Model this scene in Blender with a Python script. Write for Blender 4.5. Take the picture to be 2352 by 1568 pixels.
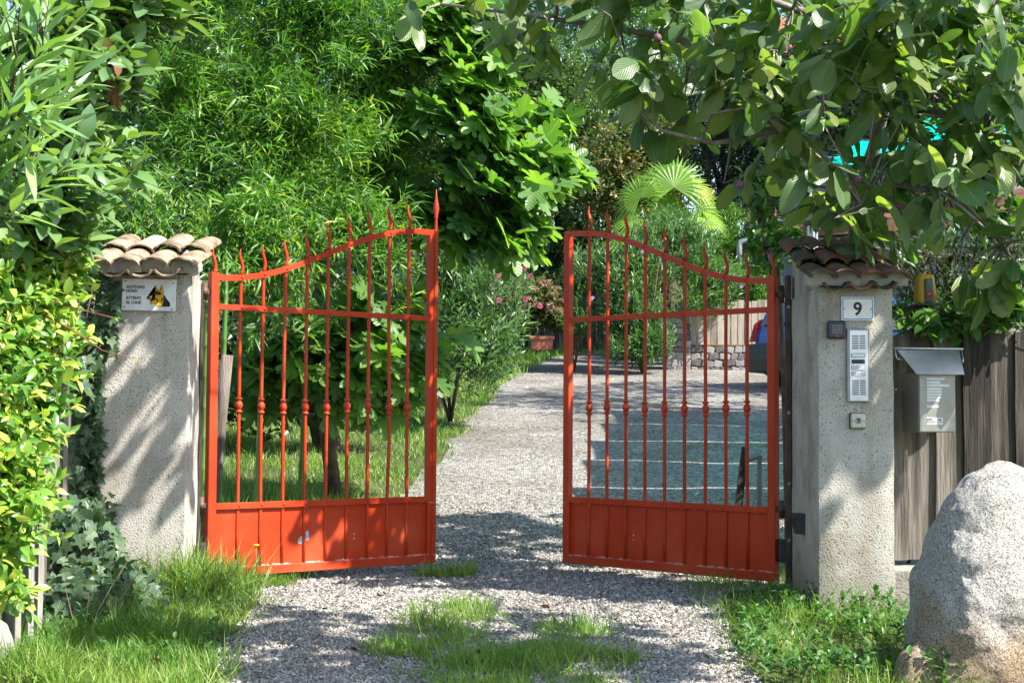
import bpy, bmesh, math, random
import numpy as np
from mathutils import Vector, Matrix, Quaternion, noise as mnoise

random.seed(7)
RNG = np.random.default_rng(7)
scene = bpy.context.scene
COL = scene.collection
for o in list(bpy.data.objects):
    bpy.data.objects.remove(o)

# ------------------------------------------------------------------ camera
FPX = 3550.0                      # focal length in pixels of a 2352 px wide frame
CAMZ = 0.98
PITCH = math.atan((960 - 784) / FPX)
ROLL = math.radians(0.35)
cam_d = bpy.data.cameras.new('camera')
cam = bpy.data.objects.new('camera', cam_d)
COL.objects.link(cam)
cam_d.sensor_width = 36.0
cam_d.lens = 36.0 * FPX / 2352.0
cam_d.clip_start = 0.1
cam_d.clip_end = 3000
CAM_ROT = Matrix.Rotation(math.pi / 2 + PITCH, 3, 'X') @ Matrix.Rotation(ROLL, 3, 'Z')
cam.matrix_world = Matrix.Translation((0, 0, CAMZ)) @ CAM_ROT.to_4x4()
scene.camera = cam

# ------------------------------------------------------------------ sky, sun, exposure
SUN = Vector((0.80, -0.43, 1.0)).normalized()
world = bpy.data.worlds.new('World')
scene.world = world
world.use_nodes = True
wn = world.node_tree.nodes
wl = world.node_tree.links
bg = wn['Background']
sky = wn.new('ShaderNodeTexSky')
sky.sky_type = 'NISHITA'
sky.sun_disc = False
sky.sun_elevation = math.asin(SUN.z)
sky.sun_rotation = math.atan2(SUN.x, SUN.y)
wl.new(sky.outputs[0], bg.inputs[0])
bg.inputs[1].default_value = 0.125
sun_d = bpy.data.lights.new('sun', 'SUN')
sun_d.energy = 5.0
sun_d.angle = math.radians(0.53)
sun_d.color = (1.0, 0.95, 0.86)
sun = bpy.data.objects.new('sun', sun_d)
COL.objects.link(sun)
sun.rotation_euler = SUN.to_track_quat('Z', 'Y').to_euler()
scene.render.engine = 'CYCLES'
scene.view_settings.view_transform = 'Standard'
scene.view_settings.look = 'None'
scene.view_settings.gamma = 1.0
scene.view_settings.exposure = 1.3
scene.cycles.max_bounces = 5
scene.cycles.diffuse_bounces = 3
scene.cycles.transmission_bounces = 3
scene.cycles.caustics_reflective = False
scene.cycles.caustics_refractive = False


def P(px, py, Y):
    """world point seen at photo position px,py (2352 px wide frame) at depth Y"""
    r = CAM_ROT @ Vector(((px - 1176) / FPX, -(py - 784) / FPX, -1.0))
    return Vector((0, 0, CAMZ)) + r * (Y / r.y)


def project(v):
    """world points (N,3) -> frame px, py, depth"""
    v = np.asarray(v, float) - np.array([0, 0, CAMZ])
    c = v @ np.array(CAM_ROT)
    d = np.maximum(-c[:, 2], 1e-3)
    return 1176 + FPX * c[:, 0] / d, 784 - FPX * c[:, 1] / d, -c[:, 2]


# ------------------------------------------------------------------ small numeric helpers
def _hash(ix, iy, s):
    n = (ix.astype(np.int64) * 374761393 + iy.astype(np.int64) * 668265263 + s * 974711) & 0x7fffffff
    n = ((n ^ (n >> 13)) * 1274126177) & 0x7fffffff
    return ((n ^ (n >> 16)) & 0xffff) / 65535.0


def vnoise(x, y, s=0):
    x = np.asarray(x, float); y = np.asarray(y, float)
    ix = np.floor(x); iy = np.floor(y)
    fx = x - ix; fy = y - iy
    fx = fx * fx * (3 - 2 * fx); fy = fy * fy * (3 - 2 * fy)
    a = _hash(ix, iy, s); b = _hash(ix + 1, iy, s); c = _hash(ix, iy + 1, s); d = _hash(ix + 1, iy + 1, s)
    return (a * (1 - fx) + b * fx) * (1 - fy) + (c * (1 - fx) + d * fx) * fy


def sstep(a, b, x):
    t = np.clip((np.asarray(x, float) - a) / (b - a), 0, 1)
    return t * t * (3 - 2 * t)


def gz(x, y):
    """height of the ground"""
    x = np.asarray(x, float); y = np.asarray(y, float)
    z = np.where(y < 8.3, 0.07 * (np.maximum(y, -6) - 8.3), np.where(y < 10.2, 0.0, 0.105 * (np.minimum(y, 40) - 10.2)))
    z = z - .012
    z = z + np.where(y > 40, 0.16 * (np.minimum(y, 140) - 40), 0)
    z = z + 0.06 * sstep(-1.3, -2.0, x) * sstep(10, 8, y)
    z = z + 0.03 * (vnoise(x * 0.9, y * 0.9, 3) - 0.5) * (1 - .8 * np.exp(-((y - 9.3) / 1.2) ** 2)) + 0.012 * (vnoise(x * 4, y * 4, 5) - 0.5)
    return z


def nrm(a):
    return a / np.maximum(np.linalg.norm(a, axis=-1, keepdims=True), 1e-9)


# ------------------------------------------------------------------ materials
MATS = {}


def new_mat(name):
    m = bpy.data.materials.new(name)
    m.use_nodes = True
    nt = m.node_tree
    return m, nt.nodes, nt.links, nt.nodes['Principled BSDF'], nt.nodes['Material Output']


def ramp(N, cols, pos=None):
    r = N.new('ShaderNodeValToRGB')
    e = r.color_ramp.elements
    n = len(cols)
    pos = pos or [i / (n - 1) for i in range(n)]
    while len(e) < n:
        e.new(0.5)
    for i in range(n):
        e[i].position = pos[i]
        e[i].color = (*cols[i], 1)
    return r


def math_n(N, L, op, a, b=None, c=None):
    n = N.new('ShaderNodeMath')
    n.operation = op
    for i, v in enumerate((a, b, c)):
        if v is None:
            continue
        if hasattr(v, 'links'):
            L.new(v, n.inputs[i])
        else:
            n.inputs[i].default_value = v
    return n.outputs[0]


def leaf_mat(name, cols, trans, tmix=0.35, rough=0.42, vein=0.0, spec=0.5, pos=None):
    """two-sided leaf: reflecting + translucent, colour varies from leaf to leaf"""
    m, N, L, B, O = new_mat(name)
    at = N.new('ShaderNodeAttribute'); at.attribute_name = 'tint'
    oi = N.new('ShaderNodeObjectInfo')
    s = math_n(N, L, 'ADD', at.outputs['Fac'], oi.outputs['Random'])
    f = math_n(N, L, 'FRACT', s)
    r = ramp(N, cols, pos)
    L.new(f, r.inputs[0])
    col = r.outputs[0]
    if vein > 0:
        uv = N.new('ShaderNodeUVMap')
        sp = N.new('ShaderNodeSeparateXYZ')
        L.new(uv.outputs[0], sp.inputs[0])
        au = math_n(N, L, 'ABSOLUTE', sp.outputs[0])
        mid = math_n(N, L, 'LESS_THAN', au, 0.016)
        q = math_n(N, L, 'MULTIPLY_ADD', au, -1.0, sp.outputs[1])
        fr = math_n(N, L, 'FRACT', math_n(N, L, 'MULTIPLY', q, 9.0))
        sv = math_n(N, L, 'LESS_THAN', fr, 0.11)
        vv = math_n(N, L, 'MAXIMUM', mid, math_n(N, L, 'MULTIPLY', sv, 0.55))
        mx = N.new('ShaderNodeMixRGB')
        L.new(math_n(N, L, 'MULTIPLY', vv, vein), mx.inputs[0])
        L.new(col, mx.inputs[1])
        mx.inputs[2].default_value = (0.30, 0.36, 0.12, 1)
        col = mx.outputs[0]
        bp = N.new('ShaderNodeBump'); bp.inputs['Strength'].default_value = 0.35; bp.inputs['Distance'].default_value = 0.01
        tri = math_n(N, L, 'ABSOLUTE', math_n(N, L, 'SUBTRACT', fr, 0.55))
        L.new(tri, bp.inputs['Height'])
        L.new(bp.outputs[0], B.inputs['Normal'])
    L.new(col, B.inputs['Base Color'])
    B.inputs['Roughness'].default_value = rough
    B.inputs['Specular IOR Level'].default_value = spec
    T = N.new('ShaderNodeBsdfTranslucent')
    mu = N.new('ShaderNodeMixRGB'); mu.blend_type = 'MULTIPLY'; mu.inputs[0].default_value = 1
    L.new(col, mu.inputs[1]); mu.inputs[2].default_value = (*trans, 1)
    L.new(mu.outputs[0], T.inputs[0])
    mix = N.new('ShaderNodeMixShader'); mix.inputs[0].default_value = tmix
    L.new(B.outputs[0], mix.inputs[1]); L.new(T.outputs[0], mix.inputs[2])
    L.new(mix.outputs[0], O.inputs[0])
    MATS[name] = m
    return m


def rough_mat(name, cols, scale=4.0, rough=0.8, bump=0.3, bscale=30.0, bdist=0.01, spec=0.3, metal=0.0, stretch=(1, 1, 1), pos=None, detail=6, obj_rand=0.0, coat=0.0):
    m, N, L, B, O = new_mat(name)
    tc = N.new('ShaderNodeTexCoord')
    mp = N.new('ShaderNodeMapping'); mp.inputs['Scale'].default_value = stretch
    oi = N.new('ShaderNodeObjectInfo')
    cm = N.new('ShaderNodeCombineXYZ')
    w = math_n(N, L, 'MULTIPLY', oi.outputs['Random'], 17.0)
    for i in range(3):
        L.new(w, cm.inputs[i])
    L.new(tc.outputs['Object'], mp.inputs['Vector'])
    L.new(cm.outputs[0], mp.inputs['Location'])
    n1 = N.new('ShaderNodeTexNoise'); n1.inputs['Scale'].default_value = scale; n1.inputs['Detail'].default_value = detail
    n1.inputs['Roughness'].default_value = 0.65
    L.new(mp.outputs[0], n1.inputs['Vector'])
    r = ramp(N, cols, pos or [0.3 + 0.4 * i / max(1, len(cols) - 1) for i in range(len(cols))])
    f = n1.outputs['Fac']
    if obj_rand:
        f = math_n(N, L, 'ADD', f, math_n(N, L, 'MULTIPLY', math_n(N, L, 'SUBTRACT', oi.outputs['Random'], 0.5), obj_rand))
    L.new(f, r.inputs[0])
    L.new(r.outputs[0], B.inputs['Base Color'])
    n2 = N.new('ShaderNodeTexNoise'); n2.inputs['Scale'].default_value = bscale; n2.inputs['Detail'].default_value = 5
    L.new(mp.outputs[0], n2.inputs['Vector'])
    bp = N.new('ShaderNodeBump'); bp.inputs['Strength'].default_value = bump; bp.inputs['Distance'].default_value = bdist
    L.new(n2.outputs['Fac'], bp.inputs['Height'])
    L.new(bp.outputs[0], B.inputs['Normal'])
    B.inputs['Roughness'].default_value = rough
    B.inputs['Specular IOR Level'].default_value = spec
    B.inputs['Metallic'].default_value = metal
    if coat:
        B.inputs['Coat Weight'].default_value = coat
    MATS[name] = m
    return m


def flat_mat(name, col, rough=0.5, metal=0.0, spec=0.5, trans=0.0, alpha=None):
    m, N, L, B, O = new_mat(name)
    tc = N.new('ShaderNodeTexCoord')
    n = N.new('ShaderNodeTexNoise'); n.inputs['Scale'].default_value = 14
    L.new(tc.outputs['Object'], n.inputs['Vector'])
    r = ramp(N, [tuple(c * 0.86 for c in col), tuple(min(1, c * 1.08) for c in col)], [0.3, 0.7])
    L.new(n.outputs['Fac'], r.inputs[0])
    L.new(r.outputs[0], B.inputs['Base Color'])
    B.inputs['Roughness'].default_value = rough
    B.inputs['Metallic'].default_value = metal
    B.inputs['Specular IOR Level'].default_value = spec
    if trans:
        B.inputs['Transmission Weight'].default_value = trans
    MATS[name] = m
    return m


def stucco_mat(name, cols, grime):
    m, N, L, B, O = new_mat(name)
    tc = N.new('ShaderNodeTexCoord')
    n1 = N.new('ShaderNodeTexNoise'); n1.inputs['Scale'].default_value = 3.2; n1.inputs['Detail'].default_value = 8; n1.inputs['Roughness'].default_value = 0.7
    L.new(tc.outputs['Object'], n1.inputs['Vector'])
    r = ramp(N, cols, [0.32, 0.5, 0.68])
    L.new(n1.outputs['Fac'], r.inputs[0])
    # vertical water stains and dirt
    mp = N.new('ShaderNodeMapping'); mp.inputs['Scale'].default_value = (9, 9, 0.7)
    L.new(tc.outputs['Object'], mp.inputs['Vector'])
    n2 = N.new('ShaderNodeTexNoise'); n2.inputs['Scale'].default_value = 1.0; n2.inputs['Detail'].default_value = 4
    L.new(mp.outputs[0], n2.inputs['Vector'])
    r2 = ramp(N, [(0, 0, 0), (1, 1, 1)], [0.52, 0.75])
    L.new(n2.outputs['Fac'], r2.inputs[0])
    mx = N.new('ShaderNodeMixRGB'); mx.inputs[2].default_value = (*grime, 1)
    L.new(math_n(N, L, 'MULTIPLY', r2.outputs[0], 0.5), mx.inputs[0])
    L.new(r.outputs[0], mx.inputs[1])
    sz = N.new('ShaderNodeSeparateXYZ'); L.new(tc.outputs['Object'], sz.inputs[0])
    dm = math_n(N, L, 'ADD', math_n(N, L, 'MULTIPLY', sz.outputs[2], -1.6), math_n(N, L, 'MULTIPLY', n1.outputs['Fac'], .9))
    rd = ramp(N, [(0, 0, 0), (1, 1, 1)], [.05, .55]); L.new(dm, rd.inputs[0])
    md = N.new('ShaderNodeMixRGB'); md.inputs[2].default_value = (.17, .155, .115, 1)
    L.new(math_n(N, L, 'MULTIPLY', rd.outputs[0], .65), md.inputs[0]); L.new(mx.outputs[0], md.inputs[1])
    tp = math_n(N, L, 'ADD', math_n(N, L, 'MULTIPLY', math_n(N, L, 'SUBTRACT', sz.outputs[2], 1.72), 1.5), math_n(N, L, 'MULTIPLY', n2.outputs['Fac'], 1.2))
    rt = ramp(N, [(0, 0, 0), (1, 1, 1)], [.25, .75]); L.new(tp, rt.inputs[0])
    mx = N.new('ShaderNodeMixRGB'); mx.inputs[2].default_value = (.22, .185, .13, 1)
    L.new(math_n(N, L, 'MULTIPLY', rt.outputs[0], .6), mx.inputs[0]); L.new(md.outputs[0], mx.inputs[1])
    # pits
    v = N.new('ShaderNodeTexNoise'); v.inputs['Scale'].default_value = 105; v.inputs['Detail'].default_value = 4
    L.new(tc.outputs['Object'], v.inputs['Vector'])
    r3 = ramp(N, [(0.35, 0.33, 0.30), (1, 1, 1)], [0.33, 0.42])
    L.new(v.outputs['Fac'], r3.inputs[0])
    m2 = N.new('ShaderNodeMixRGB'); m2.blend_type = 'MULTIPLY'; m2.inputs[0].default_value = 1
    L.new(mx.outputs[0], m2.inputs[1]); L.new(r3.outputs[0], m2.inputs[2])
    L.new(m2.outputs[0], B.inputs['Base Color'])
    bp = N.new('ShaderNodeBump'); bp.inputs['Strength'].default_value = 0.8; bp.inputs['Distance'].default_value = 0.006
    L.new(v.outputs['Fac'], bp.inputs['Height'])
    L.new(bp.outputs[0], B.inputs['Normal'])
    B.inputs['Roughness'].default_value = 0.92
    B.inputs['Specular IOR Level'].default_value = 0.15
    MATS[name] = m
    return m


leaf_mat('magnolia_leaf', [(.055, .120, .045), (.095, .180, .065), (.145, .235, .090), (.24, .29, .085)], (1.5, 1.75, .45), .42, .34, vein=.55, spec=.65)
leaf_mat('fig_leaf', [(.075, .185, .050), (.14, .285, .075), (.23, .40, .095)], (1.4, 1.5, .4), .5, .36, vein=.35)
leaf_mat('bamboo_leaf', [(.032, .105, .020), (.068, .19, .030), (.135, .30, .042), (.33, .42, .055)], (1.7, 1.8, .5), .38, .40, pos=[0, .45, .85, 1])
leaf_mat('oleander_leaf', [(.060, .140, .052), (.090, .190, .072), (.14, .24, .075)], (1.6, 1.8, .6), .30, .38)
leaf_mat('oleander_near', [(.12, .25, .095), (.21, .37, .14), (.33, .50, .17)], (1.4, 1.5, .4), .32, .33, vein=.0, spec=1.0)
leaf_mat('laurel_leaf', [(.075, .165, .055), (.135, .255, .085), (.22, .34, .12)], (1.5, 1.6, .4), .28, .28, spec=1.0)
leaf_mat('golden_leaf', [(.08, .21, .040), (.18, .37, .055), (.42, .56, .08), (.70, .70, .18)], (1.1, 1.2, .5), .36, .32, spec=.8, pos=[0, .5, .88, 1])
leaf_mat('ivy_leaf', [(.032, .080, .042), (.060, .120, .062), (.105, .165, .085)], (1.3, 1.6, .7), .2, .36, vein=.25)
leaf_mat('creeper_leaf', [(.045, .135, .025), (.075, .19, .03), (.12, .24, .04)], (1.6, 1.8, .5), .36, .42)
leaf_mat('dark_leaf', [(.018, .055, .020), (.035, .085, .026), (.060, .115, .035)], (1.4, 1.7, .6), .28, .34, spec=.6)
leaf_mat('tree_leaf', [(.040, .085, .028), (.065, .125, .036), (.10, .165, .05)], (1.5, 1.7, .6), .32, .42)
leaf_mat('rusty_leaf', [(.055, .11, .030), (.085, .14, .035), (.15, .17, .05), (.26, .20, .08)], (1.4, 1.5, .6), .32, .45)
leaf_mat('blue_leaf', [(.030, .060, .040), (.055, .085, .060), (.09, .085, .075)], (1.2, 1.4, .9), .25, .35)
leaf_mat('palm_leaf', [(.14, .28, .035), (.22, .38, .04), (.36, .44, .05)], (1.7, 1.7, .4), .40, .40)
leaf_mat('grass_blade', [(.065, .160, .026), (.125, .255, .040), (.21, .35, .06), (.40, .38, .15)], (1.6, 1.7, .5), .36, .48, pos=[0, .4, .85, 1])
leaf_mat('weed_leaf', [(.035, .11, .022), (.06, .16, .03), (.09, .20, .04)], (1.6, 1.8, .5), .34, .45)
leaf_mat('dry_leaf', [(.16, .075, .035), (.24, .12, .05), (.10, .045, .025)], (1.3, 1.0, .6), .2, .7)
leaf_mat('hydrangea_bloom', [(.24, .14, .10), (.32, .17, .14), (.20, .17, .07)], (1.2, 1, .9), .25, .7)
leaf_mat('straw', [(.30, .24, .12), (.38, .30, .16)], (1.2, 1.1, .7), .25, .7)
flat_mat('pink_petal', (.48, .05, .16), .6)
flat_mat('mauve_petal', (.42, .28, .55), .6)
flat_mat('yellow_petal', (.75, .50, .02), .6)
rough_mat('bark_grey', [(.10, .085, .07), (.22, .20, .17), (.30, .28, .25)], 9, .9, .6, 40, .01)
rough_mat('bark_brown', [(.05, .035, .025), (.11, .08, .055), (.17, .13, .09)], 9, .9, .6, 40, .01)
rough_mat('twig_red', [(.18, .05, .035), (.28, .11, .07)], 20, .6, .1)
rough_mat('culm_green', [(.07, .16, .03), (.12, .24, .05), (.22, .27, .07)], 5, .4, .05, stretch=(1, 1, .4), obj_rand=.4)
rough_mat('wood_grey', [(.022, .019, .016), (.090, .078, .064), (.20, .178, .15)], 3.0, .85, .7, 14, .012, stretch=(6, 6, .45), obj_rand=.35)
rough_mat('wood_pale', [(.20, .17, .13), (.36, .31, .25), (.46, .41, .35)], 3.0, .85, .5, 14, .01, stretch=(6, 6, .5), obj_rand=.3)
rough_mat('wood_silver', [(.11, .095, .08), (.26, .235, .21), (.36, .34, .31)], 3.0, .85, .6, 14, .012, stretch=(6, 6, .5), obj_rand=.3)
rough_mat('wood_brown', [(.055, .026, .014), (.12, .06, .03), (.17, .09, .05)], 3.0, .7, .4, 14, .01, stretch=(5, 5, .6), obj_rand=.3)
rough_mat('log_wood', [(.05, .038, .03), (.17, .14, .115), (.29, .26, .23)], 4.0, .9, .9, 12, .02, stretch=(5, 5, .4))
rough_mat('tile_pale', [(.12, .085, .055), (.30, .215, .145), (.42, .315, .22), (.38, .33, .25)], 9, .9, .5, 45, .006, obj_rand=.25)
rough_mat('tile_dark', [(.035, .03, .022), (.09, .065, .045), (.22, .085, .05), (.30, .14, .09)], 7, .9, .6, 45, .008, obj_rand=.25, pos=[.32, .42, .54, .68])
stucco_mat('stucco_left', [(.30, .27, .23), (.50, .47, .43), (.60, .57, .52)], (.26, .22, .16))
stucco_mat('stucco_right', [(.27, .25, .20), (.43, .41, .355), (.52, .50, .45)], (.26, .20, .11))
rough_mat('concrete', [(.20, .18, .15), (.33, .31, .27), (.42, .40, .36)], 6, .92, .7, 60, .01)
rough_mat('dark_steel', [(.045, .035, .028), (.085, .07, .055), (.14, .10, .07)], 9, .55, .2, 60, .002, metal=.3, obj_rand=.2)
rough_mat('mortar', [(.16, .14, .12), (.24, .22, .19)], 9, .95, .5)
rough_mat('wall_stone', [(.10, .09, .085), (.24, .22, .21), (.34, .33, .32)], 5, .9, .7, 30, .01, obj_rand=.5)
rough_mat('pier_stone', [(.13, .10, .095), (.27, .245, .235), (.38, .36, .35)], 5, .9, .7, 30, .01, obj_rand=.6)
rough_mat('soil', [(.030, .040, .014), (.065, .075, .026), (.11, .095, .05)], 2.5, .95, .8, 25, .03)
rough_mat('terracotta', [(.26, .09, .055), (.36, .13, .085)], 5, .8, .2, 30, .004)
rough_mat('dark_plastic', [(.03, .033, .036), (.055, .06, .065)], 5, .5, .1)
flat_mat('aluminium', (.62, .64, .66), .35, .85)
flat_mat('steel_box', (.30, .295, .265), .45, .5)
flat_mat('steel_lid', (.36, .39, .44), .30, .85)
flat_mat('enamel_white', (.80, .81, .82), .25)
flat_mat('enamel_cream', (.74, .73, .66), .25)
flat_mat('print_black', (.012, .012, .014), .5)
flat_mat('print_blue', (.03, .16, .55), .4)
flat_mat('print_yellow', (.72, .42, .01), .45)
flat_mat('print_grey', (.45, .45, .43), .5)
flat_mat('navy_plastic', (.018, .026, .045), .35)
flat_mat('red_plastic', (.62, .02, .025), .4)
flat_mat('white_paper', (.72, .73, .68), .7)
flat_mat('beige_plastic', (.58, .53, .42), .5)
flat_mat('lamp_grey', (.16, .16, .16), .5)
flat_mat('car_paint', (.015, .085, .30), .22, .1)
flat_mat('car_black', (.012, .013, .014), .45)
flat_mat('car_glass', (.010, .014, .014), .05, 0, .8)
flat_mat('tyre', (.018, .018, .018), .85)
flat_mat('house_wall', (.30, .285, .34), .9)
flat_mat('white_paint', (.72, .72, .74), .6)
flat_mat('zinc', (.30, .30, .32), .45, .6)
flat_mat('globe_glass', (.74, .76, .74), .25)
flat_mat('mulberry', (.16, .07, .10), .7)
flat_mat('scuff_grey', (.45, .50, .56), .7)


def make_special():
    # red gate paint: slightly uneven, dusty towards edges
    m, N, L, B, O = new_mat('gate_paint')
    tc = N.new('ShaderNodeTexCoord')
    n = N.new('ShaderNodeTexNoise'); n.inputs['Scale'].default_value = 2.3; n.inputs['Detail'].default_value = 8
    L.new(tc.outputs['Object'], n.inputs['Vector'])
    r = ramp(N, [(.38, .030, .007), (.50, .044, .009), (.56, .080, .026)], [.3, .52, .75])
    L.new(n.outputs['Fac'], r.inputs[0])
    n2 = N.new('ShaderNodeTexNoise'); n2.inputs['Scale'].default_value = 120; n2.inputs['Detail'].default_value = 3
    L.new(tc.outputs['Object'], n2.inputs['Vector'])
    sp = ramp(N, [(0, 0, 0), (1, 1, 1)], [.735, .75])
    L.new(n2.outputs['Fac'], sp.inputs[0])
    mx = N.new('ShaderNodeMixRGB'); mx.inputs[2].default_value = (.5, .33, .26, 1)
    L.new(sp.outputs[0], mx.inputs[0]); L.new(r.outputs[0], mx.inputs[1])
    sz = N.new('ShaderNodeSeparateXYZ'); L.new(tc.outputs['Object'], sz.inputs[0])
    n5 = N.new('ShaderNodeTexNoise'); n5.inputs['Scale'].default_value = 9; n5.inputs['Detail'].default_value = 8; n5.inputs['Roughness'].default_value = .75
    L.new(tc.outputs['Object'], n5.inputs['Vector'])
    # dried splashes low down
    low = math_n(N, L, 'SUBTRACT', math_n(N, L, 'ADD', math_n(N, L, 'MULTIPLY', sz.outputs[2], -3.2), .46), math_n(N, L, 'MULTIPLY', n5.outputs['Fac'], .35))
    cl = N.new('ShaderNodeClamp'); L.new(low, cl.inputs[0])
    m3 = N.new('ShaderNodeMixRGB'); m3.inputs[2].default_value = (.27, .12, .075, 1)
    L.new(math_n(N, L, 'MULTIPLY', cl.outputs[0], 2.2), m3.inputs[0]); m3.use_clamp = True; L.new(mx.outputs[0], m3.inputs[1])
    # chipped pale seam above the bottom rail and under the lower rail
    def seam(zc, wd, thr):
        dz = math_n(N, L, 'ABSOLUTE', math_n(N, L, 'SUBTRACT', sz.outputs[2], zc))
        return math_n(N, L, 'MULTIPLY', math_n(N, L, 'LESS_THAN', dz, wd), math_n(N, L, 'GREATER_THAN', n5.outputs['Fac'], thr))
    sm = math_n(N, L, 'MAXIMUM', seam(.110, .0035, .50), seam(.4405, .0030, .56))
    m4 = N.new('ShaderNodeMixRGB'); m4.inputs[2].default_value = (.48, .38, .33, 1)
    L.new(sm, m4.inputs[0]); L.new(m3.outputs[0], m4.inputs[1])
    # rust freckles
    n6 = N.new('ShaderNodeTexNoise'); n6.inputs['Scale'].default_value = 46; n6.inputs['Detail'].default_value = 6
    L.new(tc.outputs['Object'], n6.inputs['Vector'])
    r6 = ramp(N, [(0, 0, 0), (1, 1, 1)], [.66, .72]); L.new(n6.outputs['Fac'], r6.inputs[0])
    m5 = N.new('ShaderNodeMixRGB'); m5.inputs[2].default_value = (.20, .032, .012, 1)
    L.new(math_n(N, L, 'MULTIPLY', r6.outputs[0], .6), m5.inputs[0]); L.new(m4.outputs[0], m5.inputs[1])
    L.new(m5.outputs[0], B.inputs['Base Color'])
    rr = ramp(N, [(.34,) * 3, (.55,) * 3], [.35, .7])
    L.new(n.outputs['Fac'], rr.inputs[0]); L.new(rr.outputs[0], B.inputs['Roughness'])
    bp = N.new('ShaderNodeBump'); bp.inputs['Strength'].default_value = .12; bp.inputs['Distance'].default_value = .003
    n3 = N.new('ShaderNodeTexNoise'); n3.inputs['Scale'].default_value = 30
    L.new(tc.outputs['Object'], n3.inputs['Vector']); L.new(n3.outputs['Fac'], bp.inputs['Height']); L.new(bp.outputs[0], B.inputs['Normal'])
    B.inputs['Specular IOR Level'].default_value = .35
    MATS['gate_paint'] = m
    # gravel sheet
    m, N, L, B, O = new_mat('gravel_bed')
    tc = N.new('ShaderNodeTexCoord')
    v = N.new('ShaderNodeTexVoronoi'); v.inputs['Scale'].default_value = 46
    L.new(tc.outputs['Object'], v.inputs['Vector'])
    sx = N.new('ShaderNodeSeparateColor'); L.new(v.outputs['Color'], sx.inputs[0])
    r = ramp(N, [(.06, .054, .048), (.20, .187, .17), (.33, .31, .282), (.50, .475, .44)], [0, .3, .7, 1])
    L.new(sx.outputs[0], r.inputs[0])
    big = N.new('ShaderNodeTexNoise'); big.inputs['Scale'].default_value = .8; big.inputs['Detail'].default_value = 5
    L.new(tc.outputs['Object'], big.inputs['Vector'])
    rb = ramp(N, [(.66, .64, .60), (1, 1, 1)], [.35, .6]); L.new(big.outputs['Fac'], rb.inputs[0])
    mx = N.new('ShaderNodeMixRGB'); mx.blend_type = 'MULTIPLY'; mx.inputs[0].default_value = 1
    L.new(r.outputs[0], mx.inputs[1]); L.new(rb.outputs[0], mx.inputs[2]); L.new(mx.outputs[0], B.inputs['Base Color'])
    bp = N.new('ShaderNodeBump'); bp.invert = True; bp.inputs['Strength'].default_value = 1; bp.inputs['Distance'].default_value = .02
    L.new(v.outputs['Distance'], bp.inputs['Height']); L.new(bp.outputs[0], B.inputs['Normal'])
    B.inputs['Roughness'].default_value = .9; B.inputs['Specular IOR Level'].default_value = .2
    MATS['gravel_bed'] = m
    # loose stones, colour per stone
    m, N, L, B, O = new_mat('gravel_stone')
    at = N.new('ShaderNodeAttribute'); at.attribute_name = 'tint'
    r = ramp(N, [(.13, .118, .105), (.255, .238, .215), (.36, .338, .308), (.46, .435, .40), (.62, .595, .56)], [0, .3, .65, .93, 1])
    L.new(at.outputs['Fac'], r.inputs[0]); L.new(r.outputs[0], B.inputs['Base Color'])
    B.inputs['Roughness'].default_value = .85; B.inputs['Specular IOR Level'].default_value = .25
    MATS['gravel_stone'] = m
    # granite boulder
    m, N, L, B, O = new_mat('granite')
    tc = N.new('ShaderNodeTexCoord')
    v = N.new('ShaderNodeTexVoronoi'); v.inputs['Scale'].default_value = 210
    L.new(tc.outputs['Object'], v.inputs['Vector'])
    sx = N.new('ShaderNodeSeparateColor'); L.new(v.outputs['Color'], sx.inputs[0])
    r = ramp(N, [(.08, .072, .065), (.25, .23, .205), (.41, .385, .35), (.52, .495, .455), (.63, .605, .57)], [0, .16, .4, .75, 1])
    L.new(sx.outputs[1], r.inputs[0])
    sz = N.new('ShaderNodeSeparateXYZ'); L.new(tc.outputs['Object'], sz.inputs[0])
    n = N.new('ShaderNodeTexNoise'); n.inputs['Scale'].default_value = 3.0; n.inputs['Detail'].default_value = 6
    L.new(tc.outputs['Object'], n.inputs['Vector'])
    h = math_n(N, L, 'ADD', math_n(N, L, 'MULTIPLY', sz.outputs[2], -1.5), n.outputs['Fac'])
    rb = ramp(N, [(0, 0, 0), (1, 1, 1)], [-.0, .38]); L.new(math_n(N, L, 'ADD', h, .24), rb.inputs[0])
    mx = N.new('ShaderNodeMixRGB'); mx.blend_type = 'MULTIPLY'; mx.inputs[2].default_value = (.80, .60, .42, 1)
    L.new(rb.outputs[0], mx.inputs[0]); L.new(r.outputs[0], mx.inputs[1]); L.new(mx.outputs[0], B.inputs['Base Color'])
    n3 = N.new('ShaderNodeTexNoise'); n3.inputs['Scale'].default_value = 55; n3.inputs['Detail'].default_value = 8; n3.inputs['Roughness'].default_value = .7
    L.new(tc.outputs['Object'], n3.inputs['Vector'])
    bp = N.new('ShaderNodeBump'); bp.inputs['Strength'].default_value = .9; bp.inputs['Distance'].default_value = .02
    L.new(n3.outputs['Fac'], bp.inputs['Height']); L.new(bp.outputs[0], B.inputs['Normal'])
    B.inputs['Roughness'].default_value = .8
    MATS['granite'] = m
    # green shade cloth that lets light through
    m, N, L, B, O = new_mat('shade_cloth')
    n = N.new('ShaderNodeTexNoise'); n.inputs['Scale'].default_value = 3
    r = ramp(N, [(.0, .13, .095), (.005, .18, .13)], [.3, .7]); L.new(n.outputs['Fac'], r.inputs[0])
    L.new(r.outputs[0], B.inputs['Base Color']); B.inputs['Roughness'].default_value = .8
    T = N.new('ShaderNodeBsdfTranslucent'); T.inputs[0].default_value = (.004, .52, .38, 1)
    mix = N.new('ShaderNodeMixShader'); mix.inputs[0].default_value = .75
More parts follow.
